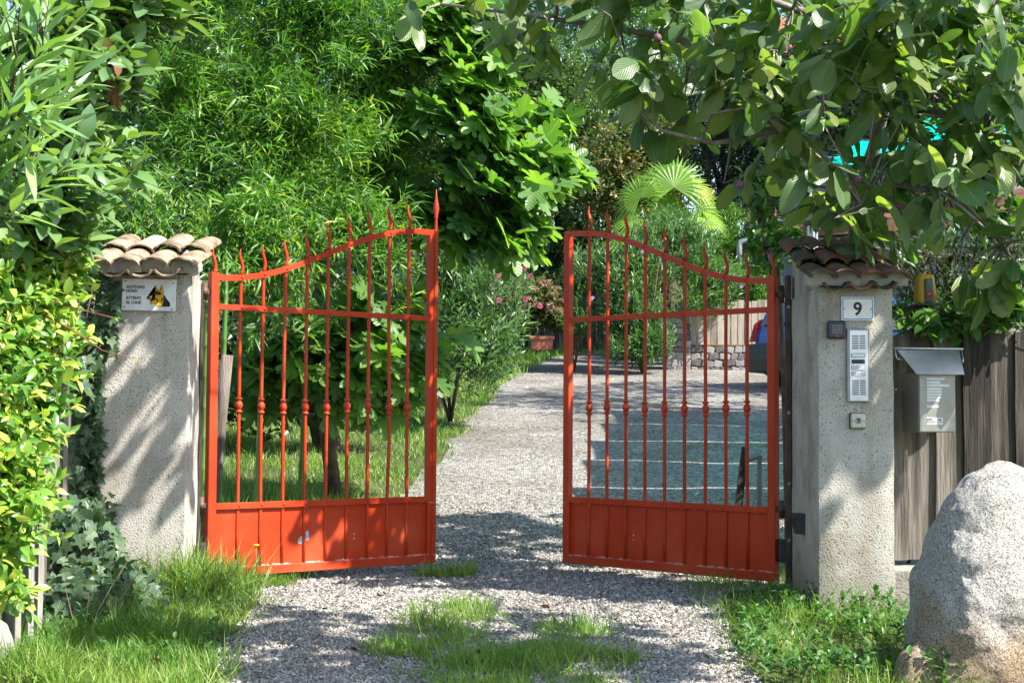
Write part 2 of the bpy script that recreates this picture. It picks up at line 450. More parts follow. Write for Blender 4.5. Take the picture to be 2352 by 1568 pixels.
    L.new(B.outputs[0], mix.inputs[1]); L.new(T.outputs[0], mix.inputs[2]); L.new(mix.outputs[0], O.inputs[0])
    MATS['shade_cloth'] = m
    # coloured plastics that light passes through
    for nm, c in (('amber_lens', (.80, .52, .01)), ('tail_red', (.60, .008, .02))):
        m, N, L, B, O = new_mat(nm)
        n = N.new('ShaderNodeTexNoise'); n.inputs['Scale'].default_value = 20
        r = ramp(N, [tuple(x * .85 for x in c), c], [.3, .7]); L.new(n.outputs['Fac'], r.inputs[0])
        L.new(r.outputs[0], B.inputs['Base Color']); B.inputs['Roughness'].default_value = .2
        T = N.new('ShaderNodeBsdfTranslucent'); T.inputs[0].default_value = (*c, 1)
        mix = N.new('ShaderNodeMixShader'); mix.inputs[0].default_value = .35
        L.new(B.outputs[0], mix.inputs[1]); L.new(T.outputs[0], mix.inputs[2]); L.new(mix.outputs[0], O.inputs[0])
        MATS[nm] = m


make_special()


# ------------------------------------------------------------------ object helpers
def tag(o, label=None, cat=None, group=None, kind=None):
    if label: o['label'] = label
    if cat: o['category'] = cat
    if group: o['group'] = group
    if kind: o['kind'] = kind
    return o


def empty(name, label, cat, loc=(0, 0, 0), rotz=0.0, group=None):
    o = bpy.data.objects.new(name, None)
    COL.objects.link(o)
    o.location = loc
    o.rotation_euler = (0, 0, rotz)
    o.empty_display_size = .1
    return tag(o, label, cat, group)


def adopt(child, parent):
    """parent keeps the child's world place (parents here carry only place and a turn about z)"""
    child.parent = parent
    M = Matrix.Translation(parent.location) @ parent.rotation_euler.to_matrix().to_4x4()
    gp = parent.parent
    if gp is not None and parent.type != 'EMPTY':
        M = (Matrix.Translation(gp.location) @ gp.rotation_euler.to_matrix().to_4x4()) @ parent.matrix_parent_inverse @ parent.matrix_basis
    elif parent.type != 'EMPTY':
        M = parent.matrix_basis.copy()
    child.matrix_parent_inverse = M.inverted()
    return child


def link_mesh(name, me, mat, parent=None, world=True, smooth=False):
    o = bpy.data.objects.new(name, me)
    COL.objects.link(o)
    if mat is not None and not me.materials:
        me.materials.append(MATS[mat] if isinstance(mat, str) else mat)
    if parent is not None:
        if world:
            adopt(o, parent)
        else:
            o.parent = parent
    return o


class MB:
    """collects simple shapes into one mesh"""
    def __init__(s):
        s.v = []; s.f = []; s.sm = []

    def add(s, vs, fs, smooth=False):
        b = len(s.v)
        s.v += [tuple(v) for v in vs]
        for f in fs:
            s.f.append(tuple(b + i for i in f)); s.sm.append(smooth)
        return s

    def box(s, x0, x1, y0, y1, z0, z1, bev=0.0):
        if bev <= 0:
            vs = [(x, y, z) for z in (z0, z1) for y in (y0, y1) for x in (x0, x1)]
            fs = [(0, 2, 3, 1), (4, 5, 7, 6), (0, 1, 5, 4), (2, 6, 7, 3), (0, 4, 6, 2), (1, 3, 7, 5)]
            return s.add(vs, fs)
        bm = bmesh.new()
        bmesh.ops.create_cube(bm, size=1)
        for v in bm.verts:
            v.co = Vector(((x0 + x1) / 2 + v.co.x * (x1 - x0), (y0 + y1) / 2 + v.co.y * (y1 - y0), (z0 + z1) / 2 + v.co.z * (z1 - z0)))
        bmesh.ops.bevel(bm, geom=bm.edges[:], offset=bev, segments=1, affect='EDGES', profile=.5)
        bm.verts.index_update()
        s.add([v.co for v in bm.verts], [[v.index for v in f.verts] for f in bm.faces])
        bm.free()
        return s

    def tube(s, pts, rad, n=8, caps=True, smooth=True):
        pts = [Vector(p) for p in pts]
        if not hasattr(rad, '__len__'):
            rad = [rad] * len(pts)
        vs = []; fs = []
        ref = None
        for i, p in enumerate(pts):
            t = (pts[min(i + 1, len(pts) - 1)] - pts[max(i - 1, 0)])
            t = t.normalized() if t.length > 1e-9 else Vector((0, 0, 1))
            if ref is None:
                ref = Vector((1, 0, 0)) if abs(t.x) < .8 else Vector((0, 1, 0))
            a = (ref - t * ref.dot(t)).normalized(); b = t.cross(a); ref = a
            for k in range(n):
                th = 2 * math.pi * k / n
                vs.append(p + (a * math.cos(th) + b * math.sin(th)) * rad[i])
        for i in range(len(pts) - 1):
            for k in range(n):
                fs.append((i * n + k, i * n + (k + 1) % n, (i + 1) * n + (k + 1) % n, (i + 1) * n + k))
        s.add(vs, fs, smooth)
        if caps:
            b = len(s.v) - len(vs)
            s.f.append(tuple(b + k for k in reversed(range(n)))); s.sm.append(False)
            s.f.append(tuple(b + (len(pts) - 1) * n + k for k in range(n))); s.sm.append(False)
        return s

    def lathe(s, prof, c=(0, 0, 0), n=16, axis='z', smooth=True):
        vs = []; fs = []
        for (r, z) in prof:
            for k in range(n):
                th = 2 * math.pi * k / n
                p = (r * math.cos(th), r * math.sin(th), z)
                if axis == 'y': p = (p[0], p[2], p[1])
                elif axis == 'x': p = (p[2], p[0], p[1])
                vs.append((c[0] + p[0], c[1] + p[1], c[2] + p[2]))
        for i in range(len(prof) - 1):
            for k in range(n):
                fs.append((i * n + k, i * n + (k + 1) % n, (i + 1) * n + (k + 1) % n, (i + 1) * n + k))
        return s.add(vs, fs, smooth)

    def prism(s, poly, y0, y1):
        """polygon in x,z extruded along y"""
        n = len(poly)
        vs = [(p[0], y0, p[1]) for p in poly] + [(p[0], y1, p[1]) for p in poly]
        fs = [tuple(range(n)), tuple(reversed(range(n, 2 * n)))]
        fs += [(i, n + i, n + (i + 1) % n, (i + 1) % n) for i in range(n)]
        return s.add(vs, fs)

    def mesh(s, name):
        me = bpy.data.meshes.new(name)
        me.from_pydata(s.v, [], s.f)
        me.polygons.foreach_set('use_smooth', s.sm)
        me.update()
        return me

    def build(s, name, mat, parent=None, world=False):
        return link_mesh(name, s.mesh(name), mat, parent, world)


def np_mesh(name, V, F, tint=None, uv=None, smooth=True):
    """big triangle mesh straight from arrays"""
    me = bpy.data.meshes.new(name)
    V = np.ascontiguousarray(V, np.float32); F = np.ascontiguousarray(F, np.int32)
    me.vertices.add(len(V)); me.vertices.foreach_set('co', V.ravel())
    me.loops.add(F.size); me.loops.foreach_set('vertex_index', F.ravel())
    me.polygons.add(len(F))
    me.polygons.foreach_set('loop_start', np.arange(0, F.size, 3, dtype=np.int32))
    me.polygons.foreach_set('loop_total', np.full(len(F), 3, np.int32))
    me.polygons.foreach_set('use_smooth', np.full(len(F), smooth, bool))
    if uv is not None:
        l = me.uv_layers.new(name='UVMap')
        l.data.foreach_set('uv', np.ascontiguousarray(uv[F.ravel()], np.float32).ravel())
    if tint is not None:
        a = me.attributes.new('tint', 'FLOAT', 'POINT')
        a.data.foreach_set('value', np.ascontiguousarray(tint, np.float32))
    me.update()
    return me


# ------------------------------------------------------------------ leaf shapes  (length along +y, face +z, length 1)
def blade_leaf(w, stations, fold=.25, bend=.15, twist=0.0):
    """stations: (t, half width factor)"""
    V = []; UV = []; F = []
    rows = []
    for t, h in stations:
        z = -bend * t * t
        x = h * w * .5
        if x < 1e-6:
            rows.append([len(V)]); V.append((0, t, z)); UV.append((0, t))
        else:
            tw = twist * (t - .3)
            rows.append([len(V), len(V) + 1, len(V) + 2])
            V += [(-x, t, z + fold * x - tw * x), (0, t, z), (x, t, z + fold * x + tw * x)]
            UV += [(-x / max(w, 1e-6), t), (0, t), (x / max(w, 1e-6), t)]
    for a, b in zip(rows[:-1], rows[1:]):
        if len(a) == 1 and len(b) == 3:
            F += [(a[0], b[1], b[0]), (a[0], b[2], b[1])]
        elif len(a) == 3 and len(b) == 1:
            F += [(a[0], a[1], b[0]), (a[1], a[2], b[0])]
        elif len(a) == 3 and len(b) == 3:
            for i in (0, 1):
                F += [(a[i], a[i + 1], b[i + 1]), (a[i], b[i + 1], b[i])]
    return np.array(V, float), np.array(F, int), np.array(UV, float)


def strip_leaf(w, stations, bend=.3):
    V = []; F = []
    for t, h in stations[:-1]:
        V += [(-h * w * .5, t, -bend * t * t), (h * w * .5, t, -bend * t * t)]
    V.append((0, 1, -bend))
    n = len(stations) - 1
    for i in range(n - 1):
        a = 2 * i
        F += [(a, a + 1, a + 3), (a, a + 3, a + 2)]
    F.append((2 * n - 2, 2 * n - 1, 2 * n))
    V = np.array(V, float)
    return V, np.array(F, int), V[:, :2].copy()


def lobed_leaf(half, cen, fold=.18, droop=.25):
    out = [(x, y) for x, y in half] + [(-x, y) for x, y in reversed(half[:-1])]
    V = [(cen[0], cen[1], 0)]
    for x, y in out:
        V.append((x, y, fold * abs(x) - droop * (max(y, 0) ** 2) * .6 - .25 * x * x))
    n = len(out)
    F = [(0, 1 + i, 1 + (i + 1) % n) for i in range(n)]
    UV = [(v[0] * .8, v[1]) for v in V]
    return np.array(V, float), np.array(F, int), np.array(UV, float)


def broad_leaf(w, stations, fold=.2, bend=.2, curl=.5, wave=.02, seed=0):
    r = random.Random(seed)
    V = []; UV = []; F = []; rows = []
    ph = r.uniform(0, 6)
    for i, (t, h) in enumerate(stations):
        x = h * w * .5; z = -bend * t * t
        side = .03 * math.sin(3 * t + ph)
        if x < 1e-6:
            rows.append([len(V)]); V.append((side * t, t, z)); UV.append((0, t)); continue
        row = []
        for f in (-1, -.55, 0, .55, 1):
            xx = x * f * r.uniform(.95, 1.05)
            zz = z + fold * abs(xx) - curl * xx * xx / w + (wave * math.sin(9 * t + ph + (2 if f > 0 else 0)) * abs(f))
            row.append(len(V)); V.append((xx + side * t, t, zz)); UV.append((x * f / w, t))
        rows.append(row)
    for a, b in zip(rows[:-1], rows[1:]):
        if len(a) == 1:
            F += [(a[0], b[i + 1], b[i]) for i in range(4)]
        elif len(b) == 1:
            F += [(a[i], a[i + 1], b[0]) for i in range(4)]
        else:
            for i in range(4):
                F += [(a[i], a[i + 1], b[i + 1]), (a[i], b[i + 1], b[i])]
    return np.array(V, float), np.array(F, int), np.array(UV, float)


MG = [(0, 0), (.07, .34), (.2, .74), (.4, .97), (.6, 1), (.78, .84), (.92, .50), (1, 0)]
OV = [(0, 0), (.08, .30), (.22, .78), (.42, 1), (.62, .96), (.80, .68), (.93, .28), (1, 0)]
O2 = [(0, 0), (.16, .66), (.42, 1), (.74, .78), (1, 0)]
LA = [(0, 0), (.2, .7), (.45, 1), (.75, .6), (1, 0)]
SH = [(0, 0), (.3, .95), (.65, .8), (1, 0)]
DI = [(0, 0), (.42, 1), (1, 0)]
FIG = [(.10, -.07), (.30, -.05), (.46, .08), (.47, .22), (.36, .31), (.21, .36), (.33, .47), (.46, .62), (.43, .76), (.30, .75), (.14, .58), (.17, .78), (.13, .93), (0, 1.02)]
IVY = [(.22, -.10), (.48, .06), (.27, .28), (.42, .56), (.16, .60), (0, 1)]
SHAPES = {
    'magnolia': [broad_leaf(.54, MG, .20, .20, .5, .018, 1), broad_leaf(.46, MG, .35, .38, .9, .024, 2), broad_leaf(.56, MG, .10, .10, .2, .014, 3), broad_leaf(.48, MG, .5, .46, .6, .028, 4), broad_leaf(.42, MG, -.15, .28, .4, .032, 5), broad_leaf(.58, MG, .25, -.06, .7, .022, 6)],
    'fig': [lobed_leaf(FIG, (0, .32), .22, .25), lobed_leaf(FIG, (0, .32), .4, .45), lobed_leaf(FIG, (.02, .30), .1, .15)],
    'bamboo': [blade_leaf(.135, SH, .5, .12), blade_leaf(.15, SH, .3, .30), blade_leaf(.11, SH, .6, -.03)],
    'oleander': [blade_leaf(.17, LA, .4, .10), blade_leaf(.19, LA, .3, .22), blade_leaf(.16, LA, .5, 0)],
    'oleander_far': [blade_leaf(.17, DI, .4, .10), blade_leaf(.19, DI, .3, .2)],
    'laurel': [blade_leaf(.42, OV, .35, .18, .2), blade_leaf(.46, OV, .22, .30, -.3), blade_leaf(.40, OV, .5, .08)],
    'golden': [blade_leaf(.46, O2, .35, .25, .4), blade_leaf(.40, O2, .5, .40, -.5), blade_leaf(.5, O2, .2, .12, .2)],
    'small': [blade_leaf(.48, DI, .4, .15), blade_leaf(.55, DI, .25, .25), blade_leaf(.42, DI, .5, .05)],
    'slim': [blade_leaf(.24, DI, .4, .15), blade_leaf(.28, DI, .25, .3)],
    'ivy': [lobed_leaf(IVY, (0, .25), .2, .2), lobed_leaf(IVY, (0, .25), .35, .35)],
    'creeper': [blade_leaf(.55, O2, .35, .30, .2), blade_leaf(.5, O2, .25, .2, -.3)],
    'grass': [strip_leaf(.05, [(0, .8), (.35, 1), (.7, .7), (1, 0)], .55), strip_leaf(.045, [(0, .8), (.35, 1), (.7, .7), (1, 0)], .25), strip_leaf(.05, [(0, .8), (.3, 1), (.65, .7), (1, 0)], 1.0)],
    'grass_far': [strip_leaf(.07, [(0, 1), (.6, .7), (1, 0)], .5), strip_leaf(.06, [(0, 1), (.6, .7), (1, 0)], .2)],
}


def leaf_arrays(shape, pos, dirs, nrms, size, tint, wscale=None):
    """all leaves of one kind as merged arrays"""
    K = len(SHAPES[shape])
    N = len(pos)
    which = RNG.integers(0, K, N)
    y = nrm(dirs)
    z = nrm(nrms - y * np.sum(nrms * y, 1, keepdims=True))
    x = np.cross(y, z)
    if wscale is None:
        wscale = np.ones(N)
    Vs = []; Fs = []; Ts = []; Us = []; base = 0
    for k in range(K):
        idx = np.where(which == k)[0]
        if not len(idx):
            continue
        T, F, UV = SHAPES[shape][k]
        s = size[idx][:, None, None]
        W = (x[idx][:, None, :] * T[None, :, 0:1] * wscale[idx][:, None, None] + y[idx][:, None, :] * T[None, :, 1:2] + z[idx][:, None, :] * T[None, :, 2:3]) * s + pos[idx][:, None, :]
        n = len(T)
        Vs.append(W.reshape(-1, 3))
        Fs.append((F[None] + (np.arange(len(idx)) * n)[:, None, None] + base).reshape(-1, 3))
        Ts.append(np.repeat(tint[idx], n)); Us.append(np.tile(UV, (len(idx), 1)))
        base += len(idx) * n
    return np.concatenate(Vs), np.concatenate(Fs), np.concatenate(Ts), np.concatenate(Us)


LEAF_ME = {}


def leaf_objects(shape, mat, pos, dirs, nrms, size, parent, name='leaf'):
    """single leaves as parts of their plant"""
    key = (shape, mat)
    if key not in LEAF_ME:
        LEAF_ME[key] = []
        for T, F, UV in SHAPES[shape]:
            me = np_mesh(name, T, F, None, UV)
            me.materials.append(MATS[mat])
            LEAF_ME[key].append(me)
    y = nrm(dirs); z = nrm(nrms - y * np.sum(nrms * y, 1, keepdims=True)); x = np.cross(y, z)
    for i in range(len(pos)):
        o = bpy.data.objects.new(name, random.choice(LEAF_ME[key]))
        COL.objects.link(o)
        s = size[i]
        o.matrix_basis = Matrix(((x[i][0] * s, y[i][0] * s, z[i][0] * s, pos[i][0]), (x[i][1] * s, y[i][1] * s, z[i][1] * s, pos[i][1]), (x[i][2] * s, y[i][2] * s, z[i][2] * s, pos[i][2]), (0, 0, 0, 1)))
        adopt(o, parent)


def in_ell(ells, n, surf=.35):
    """points in a union of ellipsoids, denser towards the outside"""
    vol = np.array([np.prod(r) for c, r in ells]) ** .8
    cnt = RNG.multinomial(n, vol / vol.sum())
    out = []
    for (c, r), k in zip(ells, cnt):
        d = nrm(RNG.normal(size=(k, 3)))
        rad = RNG.random(k) ** surf
        out.append(np.array(c) + d * rad[:, None] * np.array(r))
    return np.concatenate(out)


def sprays(centres, plant_c, k=7, twig=.2, phi=(.5, 1.1), droop=.3, up=.4, rand=.35, out=.7, face_up=.8, face_out=.35, face_rand=.45, even=False, sunward=.5):
    """leaves along short twigs. returns leaf pos, dir, normal and twig start/end"""
    n = len(centres)
    o = centres - np.array(plant_c); o[:, 2] *= .6
    a = nrm(nrm(o) * out + np.array([0, 0, up]) + RNG.normal(size=(n, 3)) * rand)
    L = twig * RNG.uniform(.6, 1.3, n)
    start = centres - a * L[:, None] * .5
    t = np.tile(np.linspace(.12, 1, k), (n, 1)) + RNG.normal(size=(n, k)) * .03
    ref = np.where(np.abs(a[:, 2:3]) < .9, np.array([[0, 0, 1.0]]), np.array([[1.0, 0, 0]]))
    u = nrm(np.cross(a, ref)); v = np.cross(a, u)
    ang = RNG.uniform(0, 6.28, n)[:, None] + np.arange(k)[None] * (2.4 if not even else math.pi) + RNG.normal(size=(n, k)) * .3
    rad = u[:, None] * np.cos(ang)[..., None] + v[:, None] * np.sin(ang)[..., None]
    ph = RNG.uniform(phi[0], phi[1], (n, k))[..., None]
    ph[:, -1] *= .45
    d = a[:, None] * np.cos(ph) + rad * np.sin(ph)
    d[..., 2] -= droop * RNG.uniform(.5, 1.4, (n, k))
    pos = start[:, None] + a[:, None] * (L[:, None] * np.clip(t, 0, 1))[..., None]
    nr = np.array([0, 0, face_up]) + np.repeat(nrm(o)[:, None], k, 1) * face_out + RNG.normal(size=(n, k, 3)) * face_rand + np.array(SUN) * sunward
    return pos.reshape(-1, 3), nrm(d).reshape(-1, 3), nr.reshape(-1, 3), start, centres + a * L[:, None] * .5


def tube_arrays(A, B, ra, rb, n=3):
    """many thin straight twigs at once"""
    A = np.asarray(A, float); B = np.asarray(B, float)
    t = nrm(B - A)
    ref = np.where(np.abs(t[:, 2:3]) < .9, np.array([[0, 0, 1.0]]), np.array([[1.0, 0, 0]]))
    u = nrm(np.cross(t, ref)); v = np.cross(t, u)
    N = len(A)
    th = np.arange(n) * 2 * math.pi / n
    ring = u[:, None] * np.cos(th)[None, :, None] + v[:, None] * np.sin(th)[None, :, None]
    V = np.concatenate([A[:, None] + ring * ra, B[:, None] + ring * rb], 1).reshape(-1, 3)
    F = []
    for k in range(n):
        k2 = (k + 1) % n
        F += [(k, k2, n + k2), (k, n + k2, n + k)]
    F = (np.array(F)[None] + (np.arange(N) * 2 * n)[:, None, None]).reshape(-1, 3)
    return V, F


def join_arrays(parts):
    Vs = []; Fs = []; b = 0
    for V, F in parts:
        Vs.append(V); Fs.append(F + b); b += len(V)
    return np.concatenate(Vs), np.concatenate(Fs)


def plant(name, label, cat, base, centres, cc, shape, mat, size, k=7, nparts=0, limbs=(), bark='bark_brown', trunk_name='trunk', connect=True, twig_r=.004, group=None, crown_name='crown', limb_sides=7, spray={}, part_filter=None, wide=None):
    """limbs: list of (points, radii); the first one is the trunk"""
    base = Vector(base)
    e = empty(name, label, cat, base, 0, group)
    centres = np.asarray(centres, float)
    pos, d, nr, s0, s1 = sprays(centres, cc, k=k, **spray)
    N = len(pos)
    sz = RNG.uniform(size[0], size[1], N)
    if limbs:
        b = MB().tube(limbs[0][0], limbs[0][1], 10)
        tr = b.build(trunk_name, bark, e, True)
        nodes = []
        if len(limbs) > 1:
            b = MB()
            for pts, rad in limbs[1:]:
                b.tube(pts, rad, limb_sides)
            b.build('branches', bark, e, True)
        for pts, rad in limbs:
            pts = [Vector(p) for p in pts]
            for p, q in zip(pts[:-1], pts[1:]):
                for f in (.0, .25, .5, .75, 1.0):
                    nodes.append(p.lerp(q, f))
        nodes = np.array(nodes)
    tw = [tube_arrays(s0, s1, twig_r * .8, twig_r * .35)]
    if limbs and connect:
        # each spray hangs on the nearest limb by a bent branchlet
        for i0 in range(0, len(s0), 2000):
            c = s0[i0:i0 + 2000]
            dd = np.linalg.norm(c[:, None] - nodes[None], axis=2)
            nn = nodes[np.argmin(dd, 1)]
            mid = (nn + c) / 2 + RNG.normal(size=c.shape) * .05 * np.min(dd, 1)[:, None] + np.array([0, 0, .06]) * np.min(dd, 1)[:, None]
            tw.append(tube_arrays(nn, mid, twig_r * 1.9, twig_r * 1.4)); tw.append(tube_arrays(mid, c, twig_r * 1.4, twig_r * .8))
    if size[0] * 1000 / base.y < 4.5 and not connect:
        tw = [(a[:1800], b[:600]) for a, b in tw]
    V, F = join_arrays(tw)
    me = np_mesh('twigs', V, F); link_mesh('twigs', me, bark, e)['kind'] = 'stuff'
    q = np.repeat(centres, k, 0)
    cl = vnoise(q[:, 0] * 2.3 + q[:, 1], q[:, 2] * 2.3 + q[:, 1] * .7, 17)
    tint = np.clip(.5 + (cl - .5) * 1.1 + RNG.normal(size=N) * .2, .001, .999)
    sel = np.zeros(N, bool)
    if nparts:
        px, py, dep = project(pos + d * (sz * .5)[:, None])
        ok = (px > 5) & (px < 2347) & (py > 5) & (py < 1563)
        if part_filter is not None:
            ok &= part_filter(px, py, dep)
        score = sz / dep * (1.0 + .0) - .02 * (dep - dep[ok].min() if ok.any() else 0) * 0
        score = np.where(ok, score - (dep - np.percentile(dep[ok], 5)) * .01, -9)
        idx = np.argsort(-score)[:nparts]
        idx = idx[score[idx] > -8]
        sel[idx] = True
        leaf_objects(shape, mat, pos[sel], d[sel], nr[sel], sz[sel], e)
    r = ~sel
    V, F, T, U = leaf_arrays(shape, pos[r], d[r], nr[r], sz[r], tint[r])
    me = np_mesh(crown_name, V, F, T, U)
    o = link_mesh(crown_name, me, mat, e); o['kind'] = 'stuff'
    return e


def text_mesh(body, size, mat, parent, loc, rot, align='LEFT', name='lettering', ext=.0004, bold=0.0):
    cu = bpy.data.curves.new('t', 'FONT')
    cu.body = body; cu.size = size; cu.align_x = align; cu.extrude = ext; cu.offset = bold
    cu.space_line = 1.0
    o = bpy.data.objects.new('t', cu); COL.objects.link(o)
    bpy.context.view_layer.update()
    me = bpy.data.meshes.new_from_object(o.evaluated_get(bpy.context.evaluated_depsgraph_get()))
    bpy.data.objects.remove(o); bpy.data.curves.remove(cu)
    me.materials.clear()
    r = link_mesh(name, me, mat, parent, False)
    r.location = loc; r.rotation_euler = rot
    return r

# ================================================================== THE SETTING
def grid_mesh(name, xs, ys, zf, mat, dz=0.0):
    X, Y = np.meshgrid(xs, ys)
    Z = zf(X, Y) + dz
    V = np.stack([X, Y, Z], -1).reshape(-1, 3)
    nx = len(xs); ny = len(ys)
    i, j = np.meshgrid(np.arange(nx - 1), np.arange(ny - 1))
    a = (j * nx + i).ravel()
    F = np.concatenate([np.stack([a, a + 1, a + nx + 1], 1), np.stack([a, a + nx + 1, a + nx], 1)])
    me = np_mesh(name, V, F)
    return link_mesh(name, me, mat)


xs = np.concatenate([np.linspace(-400, -12, 14)[:-1], np.linspace(-12, 12, 121), np.linspace(12, 400, 14)[1:]])
ys = np.concatenate([np.linspace(-300, -6, 12)[:-1], np.linspace(-6, 30, 181), np.linspace(30, 45, 16)[1:], np.linspace(45, 1500, 26)[1:]])
tag(grid_mesh('ground', xs, ys, gz, 'soil'), kind='structure')

EDGE_Y = [-8, 5, 6.7, 8.0, 8.9, 10.5, 12.8, 15.5, 21, 26, 30, 33, 36]
EDGE_L = [-1.1, -1.15, -1.22, -1.28, -1.34, -1.2, -1.05, -.75, -.42, -.05, .45, 1.2, 3.2]
EDGE_R = [1.05, 1.0, 1.0, 1.05, 1.25, 4.2, 9, 9, 9, 9, 8.5, 7.5, 5.0]


def edge_l(y): return np.interp(y, EDGE_Y, EDGE_L) + .16 * (vnoise(np.asarray(y) * 1.7, 0 * np.asarray(y), 21) - .5) + .06 * (vnoise(np.asarray(y) * 6, 0 * np.asarray(y), 22) - .5)
def edge_r(y): return np.interp(y, EDGE_Y, EDGE_R) + .2 * (vnoise(np.asarray(y) * 1.5, 0 * np.asarray(y), 31) - .5) + .06 * (vnoise(np.asarray(y) * 6, 0 * np.asarray(y), 32) - .5)


def make_driveway():
    yy = np.concatenate([np.linspace(-8, 4, 12)[:-1], np.linspace(4, 14, 120), np.linspace(14, 36, 110)[1:]])
    t = np.linspace(0, 1, 60)
    Yg = np.repeat(yy[:, None], 60, 1)
    Xg = edge_l(yy)[:, None] * (1 - t) + edge_r(yy)[:, None] * t
    Z = gz(Xg, Yg) + .012
    V = np.stack([Xg, Yg, Z], -1).reshape(-1, 3)
    i, j = np.meshgrid(np.arange(59), np.arange(len(yy) - 1)); a = (j * 60 + i).ravel()
    F = np.concatenate([np.stack([a, a + 1, a + 61], 1), np.stack([a, a + 61, a + 60], 1)])
    tag(link_mesh('driveway', np_mesh('driveway', V, F), 'gravel_bed'), kind='structure')


make_driveway()


def patch_mask(x, y):
    """where grass grows in the middle of the driveway, 0..1"""
    m = np.zeros_like(x)
    for cx, cy, rx, ry in ((-.28, 7.9, .28, .35), (-.36, 7.25, .36, .40), (-.05, 6.75, .45, .35), (.22, 7.05, .34, .30), (.28, 7.55, .24, .20), (-.40, 9.75, .20, .28), (.02, 6.4, .5, .35), (.42, 6.9, .2, .22)):
        d = ((x - cx) / rx) ** 2 + ((y - cy) / ry) ** 2
        m = np.maximum(m, np.clip(1.25 - d, 0, 1))
    return m * sstep(.47, .70, vnoise(x * 5, y * 5, 41) * .55 + vnoise(x * 17, y * 17, 42) * .38 + m * .24)


def make_gravel():
    n = 108000
    y = 6.2 + 7.3 * RNG.random(n) ** 1.6
    l = edge_l(y) - .05; r = np.minimum(edge_r(y), 2.6) + .05
    x = l + (r - l) * RNG.random(n)
    px, py, dep = project(np.stack([x, y, gz(x, y)], 1))
    k = (px > -60) & (px < 2400) & (RNG.random(n) < 1 - .92 * sstep(10.0, 13.3, y)) & (RNG.random(n) > patch_mask(x, y) * .85)
    x, y = x[k], y[k]; n = len(x)
    s = RNG.lognormal(math.log(.0051), .36, n) * (1 + .10 * (y - 7))
    s = np.minimum(s, .019)
    z = gz(x, y) + .012 + s * .25
    # jittered chips of 8 faces, six variants
    oc = np.array([(1, 0, 0), (-1, 0, 0), (0, 1, 0), (0, -1, 0), (0, 0, 1), (0, 0, -1)], float)
    F0 = np.array([(0, 2, 4), (2, 1, 4), (1, 3, 4), (3, 0, 4), (2, 0, 5), (1, 2, 5), (3, 1, 5), (0, 3, 5)])
    J = oc[None] + RNG.normal(size=(n, 6, 3)) * .28
    J *= RNG.uniform(.7, 1.25, (n, 1, 3)) * np.array([1, 1, .75])
    th = RNG.uniform(0, 6.28, n); c, si = np.cos(th)[:, None], np.sin(th)[:, None]
    X = J[..., 0] * c - J[..., 1] * si; Y = J[..., 0] * si + J[..., 1] * c
    tl = RNG.normal(size=(n, 2)) * .35
    Z = J[..., 2] + X * tl[:, :1] + Y * tl[:, 1:]
    V = np.stack([X, Y, Z], -1) * s[:, None, None] + np.stack([x, y, z], 1)[:, None]
    F = (F0[None] + (np.arange(n) * 6)[:, None, None]).reshape(-1, 3)
    me = np_mesh('gravel', V.reshape(-1, 3), F, np.repeat(RNG.random(n), 6), None, False)
    tag(link_mesh('gravel', me, 'gravel_stone'), 'loose pale grey gravel chips covering the driveway', 'gravel', kind='stuff')


make_gravel()


def grass(name, label, x, y, h, shape='grass', mat='grass_blade', lean=.35, zoff=0.0, wscale=None):
    n = len(x)
    pos = np.stack([x, y, gz(x, y) + zoff - .005], 1)
    d = np.stack([RNG.normal(size=n) * lean, RNG.normal(size=n) * lean, np.ones(n)], 1)
    nr = RNG.normal(size=(n, 3)); nr[:, 2] *= .3
    nr[:, 2] += .2
    tint = np.clip(vnoise(x * 2.2, y * 2.2, 51) * .75 + RNG.normal(size=n) * .17, 0.001, .999)
    V, F, T, U = leaf_arrays(shape, pos, nrm(d), nr, h, tint, wscale)
    o = link_mesh(name, np_mesh(name, V, F, T, None), mat)
    return tag(o, label, 'grass', kind='stuff')


